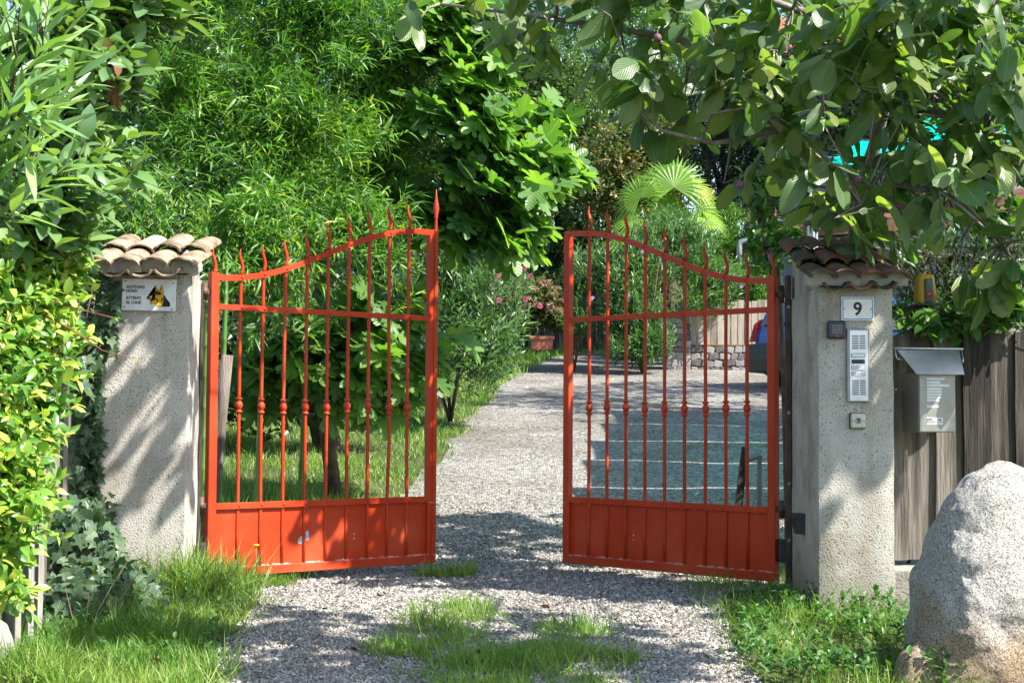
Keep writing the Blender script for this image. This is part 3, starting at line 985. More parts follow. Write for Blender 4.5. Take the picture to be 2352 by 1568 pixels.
def make_grass():
    # verge left of the drive, in front of the left pillar
    n = 42000
    x = RNG.uniform(-2.6, -.95, n); y = RNG.uniform(6.2, 9.6, n)
    edge = edge_l(y)
    den = sstep(.10, -.25, x - edge) * (.35 + .65 * sstep(.3, .6, vnoise(x * 3, y * 3, 61)))
    k = RNG.random(n) < den; x, y = x[k], y[k]
    tall = .4 + 1.0 * sstep(.35, .75, vnoise(x * 2.5, y * 2.5, 62)) * (.5 + .7 * sstep(7.0, 8.4, y))
    h = RNG.uniform(.06, .17, len(x)) * tall + .02
    grass('verge_grass', 'uneven tufted grass on the verge below the left pillar', x, y, h, wscale=np.clip(.09 / h, .5, 1.4))
    # centre strip of the drive
    n = 56000
    x = RNG.uniform(-.9, .9, n); y = RNG.uniform(6.1, 10.2, n)
    k = RNG.random(n) < patch_mask(x, y) * .9; x, y = x[k], y[k]
    h = RNG.uniform(.04, .12, len(x)) * (.55 + .8 * vnoise(x * 5, y * 5, 63))
    grass('driveway_grass', 'low grass growing between the wheel tracks of the driveway', x, y, h, wscale=np.clip(.10 / h, .8, 2.2))
    # right verge and under the right gate leaf
    n = 15000
    x = RNG.uniform(.75, 2.2, n); y = RNG.uniform(6.2, 10.2, n)
    e = np.interp(y, [6, 8.4, 8.9, 9.4, 10.2], [1.0, 1.02, .85, 1.05, 1.35])
    den = sstep(-.1, .35, x - e) * (.3 + .7 * sstep(.35, .6, vnoise(x * 3.4, y * 3.4, 64)))
    k = (RNG.random(n) < den) & (x < 1.95); x, y = x[k], y[k]
    h = RNG.uniform(.05, .15, len(x)) * (.5 + .8 * vnoise(x * 3, y * 3, 65))
    grass('right_verge_grass', 'thin grass at the foot of the right pillar and under the right gate leaf', x, y, h, wscale=np.clip(.08 / h, .5, 1.5))
    # lawn behind the left leaf
    n = 95000
    y = 9.0 + 26 * RNG.random(n) ** 2.0; x = edge_l(y) + .15 - RNG.random(n) ** 1.2 * (3.6 + .05 * y)
    px, py, dep = project(np.stack([x, y, gz(x, y)], 1))
    den = sstep(.15, -.15, x - edge_l(y)) * (.4 + .6 * sstep(.25, .5, vnoise(x * 2, y * 2, 66)))
    k = (RNG.random(n) < den) & (px > 430) & (px < 1400); x, y = x[k], y[k]
    h = RNG.uniform(.04, .11, len(x)) * (.5 + .9 * vnoise(x * 1.8, y * 1.8, 67)) * (1 + .5 * sstep(-1.4, -2.6, x))
    grass('lawn_grass', 'sunlit lawn along the curving drive behind the left gate leaf', x, y, h, 'grass_far', wscale=np.clip(.10 / h, .7, 1.8) * (1 + .06 * (y - 9)))
    # far strip of grass before the planters and below the stone wall
    n = 11000
    x = RNG.uniform(-1.0, 5.0, n); y = RNG.uniform(27.0, 38, n)
    inside = (x > edge_l(y) + .2) & (x < edge_r(y) - .2) & (y < 32.5)
    k = ~inside & ~((x > 2.7) & (y > 28)); x, y = x[k], y[k]
    grass('far_grass', 'bright strip of grass before the planters at the far end of the drive', x, y, RNG.uniform(.08, .2, len(x)), 'grass_far', wscale=np.full(len(x), 1.8))


make_grass()


# ================================================================== GATE
GATE_L = 1.62
Z_BOT = .055


def top_z(u):
    t = min(max(u / GATE_L, 0), 1)
    t = min(max((t - .04) / .90, 0), 1)
    return 1.785 + .385 * (.5 - .5 * math.cos(math.pi * t))


def flame(b, x, y, z, h=.165, amp=.011, r=.0115, flip=1):
    n = 12
    pts = []; rad = []
    for i in range(n + 1):
        t = i / n
        pts.append((x + flip * amp * math.sin(t * 2 * math.pi * .95) * (1 - .25 * t), y, z + h * t))
        rad.append(max(.0022, r * (1 - .12 * t) if t < .55 else r * (.934) * (1 - ((t - .55) / .45) ** 1.4 * .85)))
    b.tube(pts, rad, 8)


def knob_profile(z):
    return [(.0105, z - .046), (.0185, z - .044), (.0205, z - .038), (.0185, z - .032), (.0125, z - .030), (.0125, z - .024), (.017, z - .019), (.0215, z - .009), (.0230, z), (.0215, z + .009), (.017, z + .019), (.0125, z + .024), (.0125, z + .030), (.0185, z + .032), (.0205, z + .038), (.0185, z + .044), (.0105, z + .046)]


def make_gate(hinge, ang, front, label, free_finial, group='leaves of the red gate'):
    g = empty('gate_leaf', label, 'gate', (hinge[0], hinge[1], 0), ang, group)
    f = front
    PM = 'gate_paint'

    def fy(a, b):                      # distances in front of the leaf's mid-plane
        return (min(f * a, f * b), max(f * a, f * b))
    # posts
    MB().box(0, .052, -.025, .025, Z_BOT - .012, 1.812, .003).build('hinge_post', PM, g)
    x1 = GATE_L - .055
    MB().box(x1, x1 + .045, -.022, .022, Z_BOT - .002, 2.188, .003).build('closing_post', PM, g)
    if free_finial:
        y0, y1 = fy(.008, .030)
        b = MB().box(x1 + .034, x1 + .062, y0, y1, Z_BOT, 2.192, .003)
        yy = (y0 + y1) / 2
        b.lathe([(.010, 2.166), (.009, 2.24), (.013, 2.25), (.010, 2.26), (.020, 2.30), (.016, 2.335), (.0085, 2.37), (.002, 2.43), (0, 2.432)], (x1 + .048, yy, .022), 10)
        b.build('closing_strip_with_spearhead', PM, g)
    else:
        y0, y1 = fy(-.020, -.008)
        MB().box(x1 + .046, x1 + .075, y0, y1, Z_BOT + .01, 2.17, .002).build('closing_strip', PM, g)
    # rails
    y0, y1 = fy(.012, .021)
    for nm, zc, hh in (('middle_rail', 1.615, .017), ('lower_rail', .462, .019)):
        MB().box(.053, x1 - .001, y0, y1, zc - hh, zc + hh, .002).build(nm, PM, g)
    b = MB()
    n = 28
    vs = []
    for i in range(n + 1):
        u = .053 + (x1 - .054) * i / n
        z = top_z(u)
        vs += [(u, y0, z - .018), (u, y1, z - .018), (u, y1, z + .018), (u, y0, z + .018)]
    fs = []
    for i in range(n):
        for k in range(4):
            fs.append((i * 4 + k, i * 4 + (k + 1) % 4, i * 4 + 4 + (k + 1) % 4, i * 4 + 4 + k))
    fs += [(3, 2, 1, 0), (n * 4, n * 4 + 1, n * 4 + 2, n * 4 + 3)]
    b.add(vs, fs).build('curved_top_rail', PM, g)
    MB().box(.053, x1 - .001, -.021, .021, Z_BOT, Z_BOT + .052, .003).build('bottom_rail', PM, g)
    y0, y1 = fy(-.006, -.002)
    sh = MB().box(.053, x1 - .001, y0, y1, Z_BOT + .050, .448).build('panel_sheet', PM, g)
    # bars
    step = (x1 - .053) / 10.0
    for i in range(1, 10):
        u = .053 + step * i
        zt = top_z(u)
        wob = random.uniform(-.004, .004)
        b = MB()
        zs = [Z_BOT + .052, .3, .47, .8, .99, 1.09, 1.4, 1.63, zt - .01, zt + .02]
        off = [0, wob * .5, 0, wob, wob, wob, wob * .6, 0, 0, 0]
        if free_finial and i == 8:
            off = [0, 0, 0, .012, .010, .010, .004, 0, 0, 0]
        b.tube([(u + o, 0, z) for z, o in zip(zs, off)], .0110, 8)
        flame(b, u, 0, zt + .018, .16 + random.uniform(-.012, .012), flip=1 if (ang < 1.5) else -1)
        br = b.build('bar', PM, g)
        kb = MB().lathe(knob_profile(1.045 + random.uniform(-.006, .006)), (u + off[4], 0, 0), 14).build('knob', PM, br)
        for z in (zt, 1.615, .462):
            yb = f * .021
            MB().lathe([(.0085, yb - f * .001), (.0080, yb + f * .003), (.005, yb + f * .0055), (0, yb + f * .0062)], (u, 0, z), 8, 'y').build('rivet', PM, br)
    b = MB(); flame(b, .026, 0, 1.81, .15, flip=1 if (ang < 1.5) else -1)
    b.build('spike', PM, g)
    # hinge eyes
    for z in (1.70, .47):
        hb = MB().lathe([(.0, -.05), (.017, -.05), (.017, -.018), (.021, -.017), (.021, .017), (.017, .018), (.017, .05), (0, .05)], (-.032, 0, z), 12)
        hb.box(-.030, .001, -.008, .008, z - .014, z + .014)
        hb.build('hinge', 'dark_steel', g)
    return g


HL = (-1.752, 8.92); HR = (1.527, 8.90)
gl = make_gate(HL, math.radians(39.5), -1, 'left leaf of the red iron gate, with a pointed spearhead on its closing edge', True)
gr = make_gate(HR, math.radians(180 - 43), 1, 'shaded right leaf of the red iron gate, hung on the pillar numbered 9', False)


def gate_marks():
    # bare scuff on the left leaf and drilled holes on both
    rnd = random.Random(3)
    pts = [(-.045, -.02), (-.03, .005), (-.012, .012), (.0, .035), (.03, .042), (.035, .02), (.036, -.012), (.01, -.02), (-.01, -.036), (-.038, -.034)]
    b = MB().prism([(.66 + p[0], .255 + p[1]) for p in pts], .0015, .0045)
    for v in range(len(b.v)):
        x, y, z = b.v[v]; b.v[v] = (x, .0 - .0015 + (y - .003) * -.5 + .004 * 0, z)
    # panel sheet lies 2..6 mm behind the mid-plane
    for v in range(len(b.v)):
        x, y, z = b.v[v]; b.v[v] = (x, (.0022 if v < len(pts) else .0012), z)
    b.build('scuffed_patch', 'scuff_grey', gl)
    for g, s, xx in ((gl, 1, 1.02), (gr, -1, 1.05)):
        for z in (.235, .262):
            MB().lathe([(.0048, s * .003), (.0048, s * .0012), (0, s * .0012)], (xx, 0, z), 8, 'y').build('drilled_hole', 'white_paper', g)


gate_marks()


# ================================================================== PILLARS
def rough_box(x0, x1, y0, y1, z0, z1, seed, cuts=(10, 8, 24), amp=.006, taper=0.0):
    bm = bmesh.new()
    nx, ny, nz = cuts
    def face(orig, du, dv, nu, nv):
        g = [[bm.verts.new(orig + du * (i / nu) + dv * (j / nv)) for i in range(nu + 1)] for j in range(nv + 1)]
        for j in range(nv):
            for i in range(nu):
                bm.faces.new((g[j][i], g[j][i + 1], g[j + 1][i + 1], g[j + 1][i]))
    X = Vector((x1 - x0, 0, 0)); Y = Vector((0, y1 - y0, 0)); Z = Vector((0, 0, z1 - z0)); O = Vector((x0, y0, z0))
    face(O, X, Z, nx, nz); face(O + Y + X, -X, Z, nx, nz); face(O + X, Y, Z, ny, nz); face(O + Y, -Y, Z, ny, nz); face(O + Z, X, Y, nx, ny)
    bmesh.ops.remove_doubles(bm, verts=bm.verts[:], dist=1e-5)
    cx = (x0 + x1) / 2; cy = (y0 + y1) / 2
    for v in bm.verts:
        n = mnoise.noise_vector(v.co * 5 + Vector((seed, 0, 0))) * amp + mnoise.noise_vector(v.co * 16 + Vector((seed, 3, 0))) * amp * .45
        edge = (min(abs(v.co.x - x0), abs(v.co.x - x1)) < 1e-4) and (min(abs(v.co.y - y0), abs(v.co.y - y1)) < 1e-4)
        if edge:      # worn corners
            v.co.x += (cx - v.co.x) * .022; v.co.y += (cy - v.co.y) * .022
        t = 1 + taper * (1 - (v.co.z - z0) / (z1 - z0))
        v.co.x = cx + (v.co.x - cx) * t; v.co.y = cy + (v.co.y - cy) * t
        v.co += n
    me = bpy.data.meshes.new('pillar'); bm.to_mesh(me); bm.free()
    me.polygons.foreach_set('use_smooth', [True] * len(me.polygons))
    try:
        me.set_sharp_from_angle(angle=math.radians(50))
    except Exception:
        pass
    return me


def tile_mesh(L, r0, r1, th=.013, arc=165, seg=9, rows=4, concave=False, seed=0):
    """half-round clay tile along +y, from the low (y=0, radius r0) to the high end (y=L, r1)"""
    vs = []; fs = []
    rnd = random.Random(seed)
    for shell in (0, 1):
        for j in range(rows + 1):
            t = j / rows
            r = r0 + (r1 - r0) * t - shell * th
            for i in range(seg + 1):
                a = math.radians(90 - arc / 2 + arc * i / seg)
                w = 1 + rnd.uniform(-.025, .025)
                x = r * math.cos(a) * w; z = r * math.sin(a) * w * .66
                if concave: z = -z
                vs.append((x, L * t + (rnd.uniform(-.008, .008) if j in (0, rows) else 0), z))
    n = (rows + 1) * (seg + 1)
    for j in range(rows):
        for i in range(seg):
            a = j * (seg + 1) + i
            q = (a, a + 1, a + seg + 2, a + seg + 1)
            fs.append(q); fs.append(tuple(n + k for k in reversed(q)))
    for j in range(rows):
        for i in (0, seg):
            a = j * (seg + 1) + i; b2 = a + seg + 1
            fs.append((a, b2, n + b2, n + a))
    for i in range(seg):
        for j in (0, rows):
            a = j * (seg + 1) + i
            fs.append((a, a + 1, n + a + 1, n + a))
    me = bpy.data.meshes.new('tile'); me.from_pydata(vs, [], fs); me.polygons.foreach_set('use_smooth', [True] * len(fs)); me.update()
    try:
        me.set_sharp_from_angle(angle=math.radians(45))
    except Exception:
        pass
    return me


def plug_mesh(r, th):
    b = MB()
    pts = [(r * math.cos(math.radians(a)), r * .66 * math.sin(math.radians(a))) for a in range(0, 181, 20)] + [(-r, -.03), (r, -.03)]
    b.prism(pts, 0, th)
    return b.mesh('mortar_plug')


def tile_cap(parent, x0, x1, ylo, yhi, zlo, zhi, ncol, nrow, mat, fan=0.0, seed=0):
    rnd = random.Random(seed)
    Lt = math.hypot(yhi - ylo, zhi - zlo)
    slope = math.atan2(zhi - zlo, yhi - ylo)
    tl = Lt / nrow * 1.28
    pitch = (x1 - x0) / ncol
    covers = [tile_mesh(tl, pitch * .56, pitch * .46, seed=seed + i) for i in range(3)]
    pans = [tile_mesh(tl, pitch * .50, pitch * .56, concave=True, seed=seed + 7 + i) for i in range(2)]
    for me in covers + pans:
        me.materials.append(MATS[mat])
    for kind, off, zo in (('pan', 0, .020), ('cover', .5, .030)):
        nc = ncol + 1 if kind == 'pan' else ncol
        for c in range(nc):
            if kind == 'pan' and c in (0, nc - 1):
                continue
            for r in range(nrow):
                d0 = Lt / nrow * r
                x = x0 + pitch * (c + off)
                me = rnd.choice(covers if kind == 'cover' else pans)
                o = bpy.data.objects.new('roof_tile', me); COL.objects.link(o)
                y = ylo + math.cos(slope) * d0 + rnd.uniform(-.018, .018)
                z = zlo + math.sin(slope) * d0 + zo + .012 * r + rnd.uniform(-.004, .004)
                ex = fan * ((c + off) / ncol - .5)
                o.matrix_basis = Matrix.Translation((x + rnd.uniform(-.006, .006) + ex * d0 * 0, y, z)) @ Matrix.Rotation(ex + rnd.uniform(-.03, .03), 4, 'Z') @ Matrix.Rotation(slope - .03 + rnd.uniform(-.015, .015), 4, 'X') @ Matrix.Rotation(rnd.uniform(-.05, .05), 4, 'Y')
                adopt(o, parent)
                if kind == 'cover' and r == 0:
                    pm = plug_mesh(pitch * .545, .1); pm.materials.append(MATS['concrete'])
                    q = bpy.data.objects.new('mortar_plug', pm); COL.objects.link(q)
                    q.matrix_basis = o.matrix_basis @ Matrix.Translation((0, .050, -.012))
                    adopt(q, parent)


# left pillar
LPX0, LPX1, LPY0, LPY1 = -2.300, -1.792, 8.55, 8.93
lp = empty('gate_pillar', 'rough grey stuccoed pillar with sunlit pale clay tiles and a dog warning sign', 'pillar', ((LPX0 + LPX1) / 2, (LPY0 + LPY1) / 2, 0), 0, 'gate pillars')
link_mesh('shaft', rough_box(LPX0, LPX1, LPY0, LPY1, -.25, 1.76, 1, taper=-.015), 'stucco_left', lp)
MB().add([(LPX0 + .02, LPY0 + .01, 1.74), (LPX1 - .02, LPY0 + .01, 1.74), (LPX1 - .02, LPY1 - .01, 1.74), (LPX0 + .02, LPY1 - .01, 1.74), (LPX0 + .02, LPY0 + .01, 1.765), (LPX1 - .02, LPY0 + .01, 1.765), (LPX1 - .02, LPY1 - .01, 1.91), (LPX0 + .02, LPY1 - .01, 1.91)],
         [(0, 1, 5, 4), (1, 2, 6, 5), (2, 3, 7, 6), (3, 0, 4, 7), (4, 5, 6, 7)]).build('mortar_bed', 'stucco_left', lp, True)
tile_cap(lp, LPX0 - .045, LPX1 + .045, LPY0 - .115, LPY1 + .14, 1.765, 1.955, 4, 2, 'tile_pale', fan=-.10, seed=11)
b = MB().box(LPX1 + .004, LPX1 + .012, LPY1 - .075, LPY1 - .015, -.02, 1.74, .001)
b.build('hinge_plate', 'dark_steel', lp, True)
MB().box(LPX1 + .006, LPX1 + .05, LPY1 - .12, LPY1 + .02, .17, .26, .006).build('stop_block', 'dark_plastic', lp, True)
MB().tube([(LPX1 - .02, LPY1 - .02, 1.70), (HL[0] - .03, HL[1], 1.70)], .009, 8).build('hinge_pin', 'dark_steel', lp, True)
MB().tube([(LPX1 - .02, LPY1 - .02, .47), (HL[0] - .03, HL[1], .47)], .009, 8).build('hinge_pin', 'dark_steel', lp, True)

# right pillar
RPX0, RPX1, RPY0, RPY1 = 1.590, 1.985, 8.02, 8.86
rp = empty('gate_pillar', 'greyish stuccoed pillar with dark mossy tiles, an intercom and the number 9', 'pillar', ((RPX0 + RPX1) / 2, (RPY0 + RPY1) / 2, 0), 0, 'gate pillars')
link_mesh('shaft', rough_box(RPX0, RPX1, RPY0, RPY1, -.3, 1.665, 5, cuts=(9, 16, 26), taper=.012), 'stucco_right', rp)
MB().add([(RPX0 + .015, RPY0 + .01, 1.64), (RPX1 - .015, RPY0 + .01, 1.64), (RPX1 - .015, RPY1 - .01, 1.64), (RPX0 + .015, RPY1 - .01, 1.64), (RPX0 + .015, RPY0 + .01, 1.675), (RPX1 - .015, RPY0 + .01, 1.675), (RPX1 - .015, RPY1 - .01, 1.915), (RPX0 + .015, RPY1 - .01, 1.915)],
         [(0, 1, 5, 4), (1, 2, 6, 5), (2, 3, 7, 6), (3, 0, 4, 7), (4, 5, 6, 7)]).build('mortar_bed', 'stucco_right', rp, True)
tile_cap(rp, RPX0 - .05, RPX1 + .06, RPY0 - .10, RPY1 + .10, 1.672, 1.955, 4, 3, 'tile_dark', fan=.05, seed=23)
MB().box(RPX0 - .030, RPX0 - .005, RPY1 - .10, RPY1 - .03, .02, 1.80, .002).build('hinge_plate', 'dark_steel', rp, True)
for z in (.30, .62, 1.02, 1.62):
    MB().lathe([(.011, 0), (.010, -.006), (0, -.008)], (RPX0 - .018, RPY1 - .1005, z), 8, 'y').build('bolt', 'zinc', rp, True)
for z in (1.70, .47):
    MB().tube([(RPX0 - .01, RPY1 - .05, z), (HR[0] + .03, HR[1], z)], .010, 8).build('hinge_pin', 'dark_steel', rp, True)
MB().box(RPX0 - .06, RPX0 - .012, RPY1 - .02, RPY1 + .10, .17, .30, .006).build('stop_block', 'dark_plastic', rp, True)


# ---- sign on the left pillar
def dog_sign():
    W, H = .300, .177
    c = P(342, 677, LPY0 - .012)
    s = empty('warning_sign', 'white enamel dog warning sign screwed to the left pillar', 'sign', (c.x, LPY0 - .010, c.z), 0)
    s.rotation_euler = (0, math.radians(1.0), 0)
    MB().box(-W / 2, W / 2, -.003, .003, -H / 2, H / 2, .002).build('plate', 'enamel_white', s)
    def T(p): return ((p[0] - 1032) / 965 * W, -(p[1] - 1130) / 570 * H)
    yb = -.0034
    head = [(1000, 1182), (1018, 1158), (1060, 1146), (1096, 1142), (1112, 1092), (1140, 1062), (1132, 1000), (1138, 968), (1152, 968), (1174, 1012), (1186, 1058), (1206, 1058), (1218, 1006), (1244, 948), (1262, 980), (1278, 1030), (1290, 1120), (1294, 1250), (1268, 1332), (1172, 1332), (1168, 1296), (1120, 1276), (1076, 1292), (1058, 1272), (1098, 1238), (1142, 1222), (1126, 1206), (1046, 1222), (1010, 1206)]
    cx = sum(p[0] for p in head) / len(head); cy = sum(p[1] for p in head) / len(head)
    def poly(name, pts, y, mat):
        q = [T(p) for p in pts]
        bm = bmesh.new()
        vs = [bm.verts.new((x, y, z)) for x, z in q]
        f = bm.faces.new(vs)
        bmesh.ops.triangulate(bm, faces=[f])
        me = bpy.data.meshes.new(name); bm.to_mesh(me); bm.free()
        return link_mesh(name, me, mat, s, False)
    poly('dog_outline', [((p[0] - cx) * 1.06 + cx, (p[1] - cy) * 1.05 + cy) for p in head], yb, 'print_black')
    poly('dog_neck', [(1278, 1110), (1318, 1140), (1340, 1180), (1416, 1265), (1416, 1336), (1255, 1336), (1282, 1250)], yb - .0001, 'print_black')
    poly('dog_head', head, yb - .0004, 'print_yellow')
    for nm, pts in (('dog_brow', [(1106, 1122), (1124, 1082), (1150, 1062), (1178, 1054), (1196, 1082), (1214, 1058), (1252, 1092), (1262, 1130), (1232, 1122), (1208, 1140), (1188, 1118), (1164, 1132), (1142, 1108)]),
                    ('dog_nose', [(998, 1184), (1018, 1156), (1046, 1150), (1050, 1176), (1030, 1196), (1008, 1208)]),
                    ('dog_mouth', [(1030, 1200), (1110, 1196), (1150, 1186), (1184, 1196), (1206, 1222), (1200, 1254), (1172, 1262), (1184, 1232), (1164, 1208), (1120, 1212), (1050, 1222)]),
                    ('dog_eye', [(1142, 1138), (1172, 1144), (1160, 1158)]),
                    ('dog_ear', [(1228, 1040), (1246, 986), (1256, 1012), (1240, 1060)]),
                    ('dog_cheek', [(1246, 1160), (1262, 1190), (1250, 1230), (1262, 1260), (1280, 1220), (1282, 1180)])):
        poly(nm, pts, yb - .0008, 'print_black')
    rx = (math.pi / 2, 0, 0)
    for body, px, py in (('ACHTUNG', 627, 1018), ('HUND', 627, 1090), ('ATTENTI', 627, 1215), ('AL CANE', 627, 1295)):
        x, z = T((px, py))
        t = text_mesh(body, .0225, 'print_black', s, (x, yb - .0002, z), rx, bold=.0008)
        t.scale = (.92, 1, 1)
    for px, py in ((612, 893), (1457, 910), (600, 1355), (1450, 1376)):
        x, z = T((px, py))
        MB().lathe([(.0042, -.003), (.0038, -.0052), (0, -.0058)], (x, 0, z), 8, 'y').build('screw', 'dark_steel', s)


dog_sign()


def number_sign():
    c = P(1970, 709, RPY0 - .01)
    W, H = .170, .124
    s = empty('number_sign', 'white house number sign reading 9 with a thin blue border', 'sign', (c.x, RPY0 - .008, c.z), 0)
    MB().box(-W / 2, W / 2, -.002, .004, -H / 2, H / 2, .002).build('plate', 'enamel_cream', s)
    def rr(w, h, r, n=5):
        pts = []
        for cx, cz, a0 in ((w / 2 - r, h / 2 - r, 0), (-w / 2 + r, h / 2 - r, 90), (-w / 2 + r, -h / 2 + r, 180), (w / 2 - r, -h / 2 + r, 270)):
            for i in range(n):
                a = math.radians(a0 + 90 * i / (n - 1)); pts.append((cx + r * math.cos(a), cz + r * math.sin(a)))
        return pts
    o = rr(W - .012, H - .012, .012); i = rr(W - .021, H - .021, .009)
    n = len(o)
    b = MB().add([(p[0], -.0026, p[1]) for p in o] + [(p[0], -.0026, p[1]) for p in i], [(k, (k + 1) % n, n + (k + 1) % n, n + k) for k in range(n)])
    b.build('border', 'print_blue', s)
    text_mesh('9', .094, 'print_black', s, (.0, -.003, -.032), (math.pi / 2, 0, 0), 'CENTER', bold=.0022, name='numeral')
    for x in (-.070, .070):
        MB().lathe([(.0035, -.002), (.003, -.0042), (0, -.0046)], (x, 0, 0), 8, 'y').build('screw', 'dark_steel', s)


number_sign()


def keypad():
    c = P(1921, 757, RPY0 - .02)
    s = empty('keypad', 'small navy keypad on the right pillar below the number sign', 'keypad', (c.x, RPY0 - .004, c.z), 0)
    MB().box(-.047, .047, -.030, .006, -.046, .046, .008).build('housing', 'navy_plastic', s)
    for r in range(4):
        for q in range(5):
            x = -.020 + q * .0108; z = .020 - r * .0125
            MB().box(x - .0042, x + .0042, -.0318, -.030, z - .0045, z + .0045).build('key', 'lamp_grey', s)
    MB().box(-.007, .009, -.0315, -.030, -.038, -.029).build('tag', 'red_plastic', s)


keypad()


def intercom():
    c = P(1972, 839, RPY0 - .02)
    s = empty('intercom', 'tall aluminium intercom panel with grilles and name buttons on the right pillar', 'intercom', (c.x, RPY0 - .004, c.z), 0)
    W, H = .118, .380
    MB().box(-W / 2, W / 2, -.014, .006, -H / 2, H / 2, .003).build('frame', 'zinc', s)
    MB().box(-W / 2 + .012, W / 2 - .010, -.018, -.012, -H / 2 + .006, H / 2 - .006, .002).build('face_plate', 'aluminium', s)
    def slots(z0, n, dz):
        for r in range(n):
            for x0, x1 in ((-.034, .000), (.006, .036)):
                MB().box(x0, x1, -.0186, -.0178, z0 - r * dz - .0035, z0 - r * dz + .0035).build('slot', 'lamp_grey', s)
    slots(.152, 6, .0125)
    slots(-.080, 7, .0115)
    for z, m in ((.052, 'enamel_white'), (.020, 'dark_plastic'), (-.012, 'enamel_white'), (-.042, 'enamel_white')):
        MB().box(-.037, .033, -.0205, -.018, z - .011, z + .011, .001).build('button_frame' if m != 'dark_plastic' else 'blank_strip', 'dark_plastic', s)
        if m != 'dark_plastic':
            MB().box(-.034, .030, -.0222, -.0202, z - .0085, z + .0085).build('name_button', m, s)
    for z in (-.010, -.040):
        for k in range(5):
            x = -.030 + k * .011
            MB().box(x, x + .0085, -.0227, -.0222, z - .004, z + .0005).build('name_print', 'print_black', s)


intercom()


def key_switch():
    c = P(1970, 966, RPY0 - .02)
    s = empty('key_switch', 'small cream key switch box with a round lock, below the intercom', 'switch', (c.x, RPY0 - .004, c.z), 0)
    MB().box(-.041, .041, -.014, .006, -.041, .041, .005).build('surround', 'dark_steel', s)
    MB().box(-.037, .037, -.034, -.010, -.037, .037, .006).build('housing', 'beige_plastic', s)
    MB().lathe([(.016, -.034), (.016, -.038), (.010, -.039), (.010, -.036), (0, -.036)], (0, 0, .002), 14, 'y').build('lock', 'zinc', s)
    MB().box(-.0022, .0022, -.0375, -.0355, -.004, .008).build('keyhole', 'print_black', s)
    for x in (-.029, .029):
        MB().lathe([(.0035, -.034), (.003, -.0358), (0, -.036)], (x, 0, 0), 8, 'y').build('screw', 'dark_steel', s)


key_switch()
ph = empty('photocell', 'small black sensor box low on the inner face of the right pillar', 'sensor', (RPX0 - .012, 8.42, .42), 0)
MB().add([(-.035, -.05, -.055), (.010, -.05, -.055), (.010, .05, -.055), (-.035, .05, -.055), (-.048, -.05, .055), (.010, -.05, .055), (.010, .05, .055), (-.048, .05, .055)], [(0, 3, 2, 1), (4, 5, 6, 7), (0, 1, 5, 4), (2, 3, 7, 6), (3, 0, 4, 7), (1, 2, 6, 5)]).build('housing', 'dark_plastic', ph)
MB().box(-.050, -.038, -.036, .036, -.02, .03).build('lens', 'print_black', ph)

# ================================================================== RIGHT FENCE, MAILBOX, LAMP, BOULDER
def plank_mesh(w, h, th, seed, lean=0.0, top=0.0):
    rnd = random.Random(seed)
    vs = []; n = 6
    for i in range(n + 1):
        z = h * i / n
        j = rnd.uniform(-.003, .003); k = rnd.uniform(-.002, .002)
        zt = z + (rnd.uniform(-.008, .008) if i == n else 0)
        vs += [(-w / 2 + j, -th / 2 + k, zt), (w / 2 + j, -th / 2 + k, zt + (top if i == n else 0)), (w / 2 + j, th / 2 + k, zt + (top if i == n else 0)), (-w / 2 + j, th / 2 + k, zt)]
    fs = [(3, 2, 1, 0), (n * 4, n * 4 + 1, n * 4 + 2, n * 4 + 3)]
    for i in range(n):
        for k in range(4):
            fs.append((i * 4 + k, i * 4 + (k + 1) % 4, i * 4 + 4 + (k + 1) % 4, i * 4 + 4 + k))
    me = bpy.data.meshes.new('plank'); me.from_pydata(vs, [], fs); me.update()
    return me


def make_fence_right():
    ang = math.radians(7)
    o = Vector((2.03, 8.42, 0))
    f = empty('plank_fence', 'weathered brown plank fence behind the mailbox, right of the number 9 pillar', 'fence', o, ang)
    x = 0.0; i = 0
    for w in (.125, .165, .085, .075, .150, .145, .16, .14, .15, .16, .14, .15, .16, .13, .15, .14, .16, .15, .14, .15, .16, .14, .15, .13, .16):
        h = 1.235 + random.uniform(-.02, .02)
        me = plank_mesh(w + .006, h, .020, 100 + i, top=random.uniform(-.01, .01)); me.materials.append(MATS['wood_grey'])
        p = link_mesh('plank', me, None, f, False)
        p.location = (x + w / 2, .025 * (i % 2), .225 + .002 * (i % 2))
        p.rotation_euler = (0, random.uniform(-.006, .006), 0)
        x += w; i += 1
    for z in (.42, 1.22):
        MB().box(-.02, x, .055, .095, z - .04, z + .04, .003).build('rail', 'wood_brown', f)
    m = rough_box(1.975, 5.75, 8.16, 8.90, -.35, .19, 9, cuts=(24, 6, 8), amp=.010)
    w = link_mesh('low_wall', m, 'concrete')
    tag(w, 'low rough concrete wall under the plank fence', 'wall')


make_fence_right()


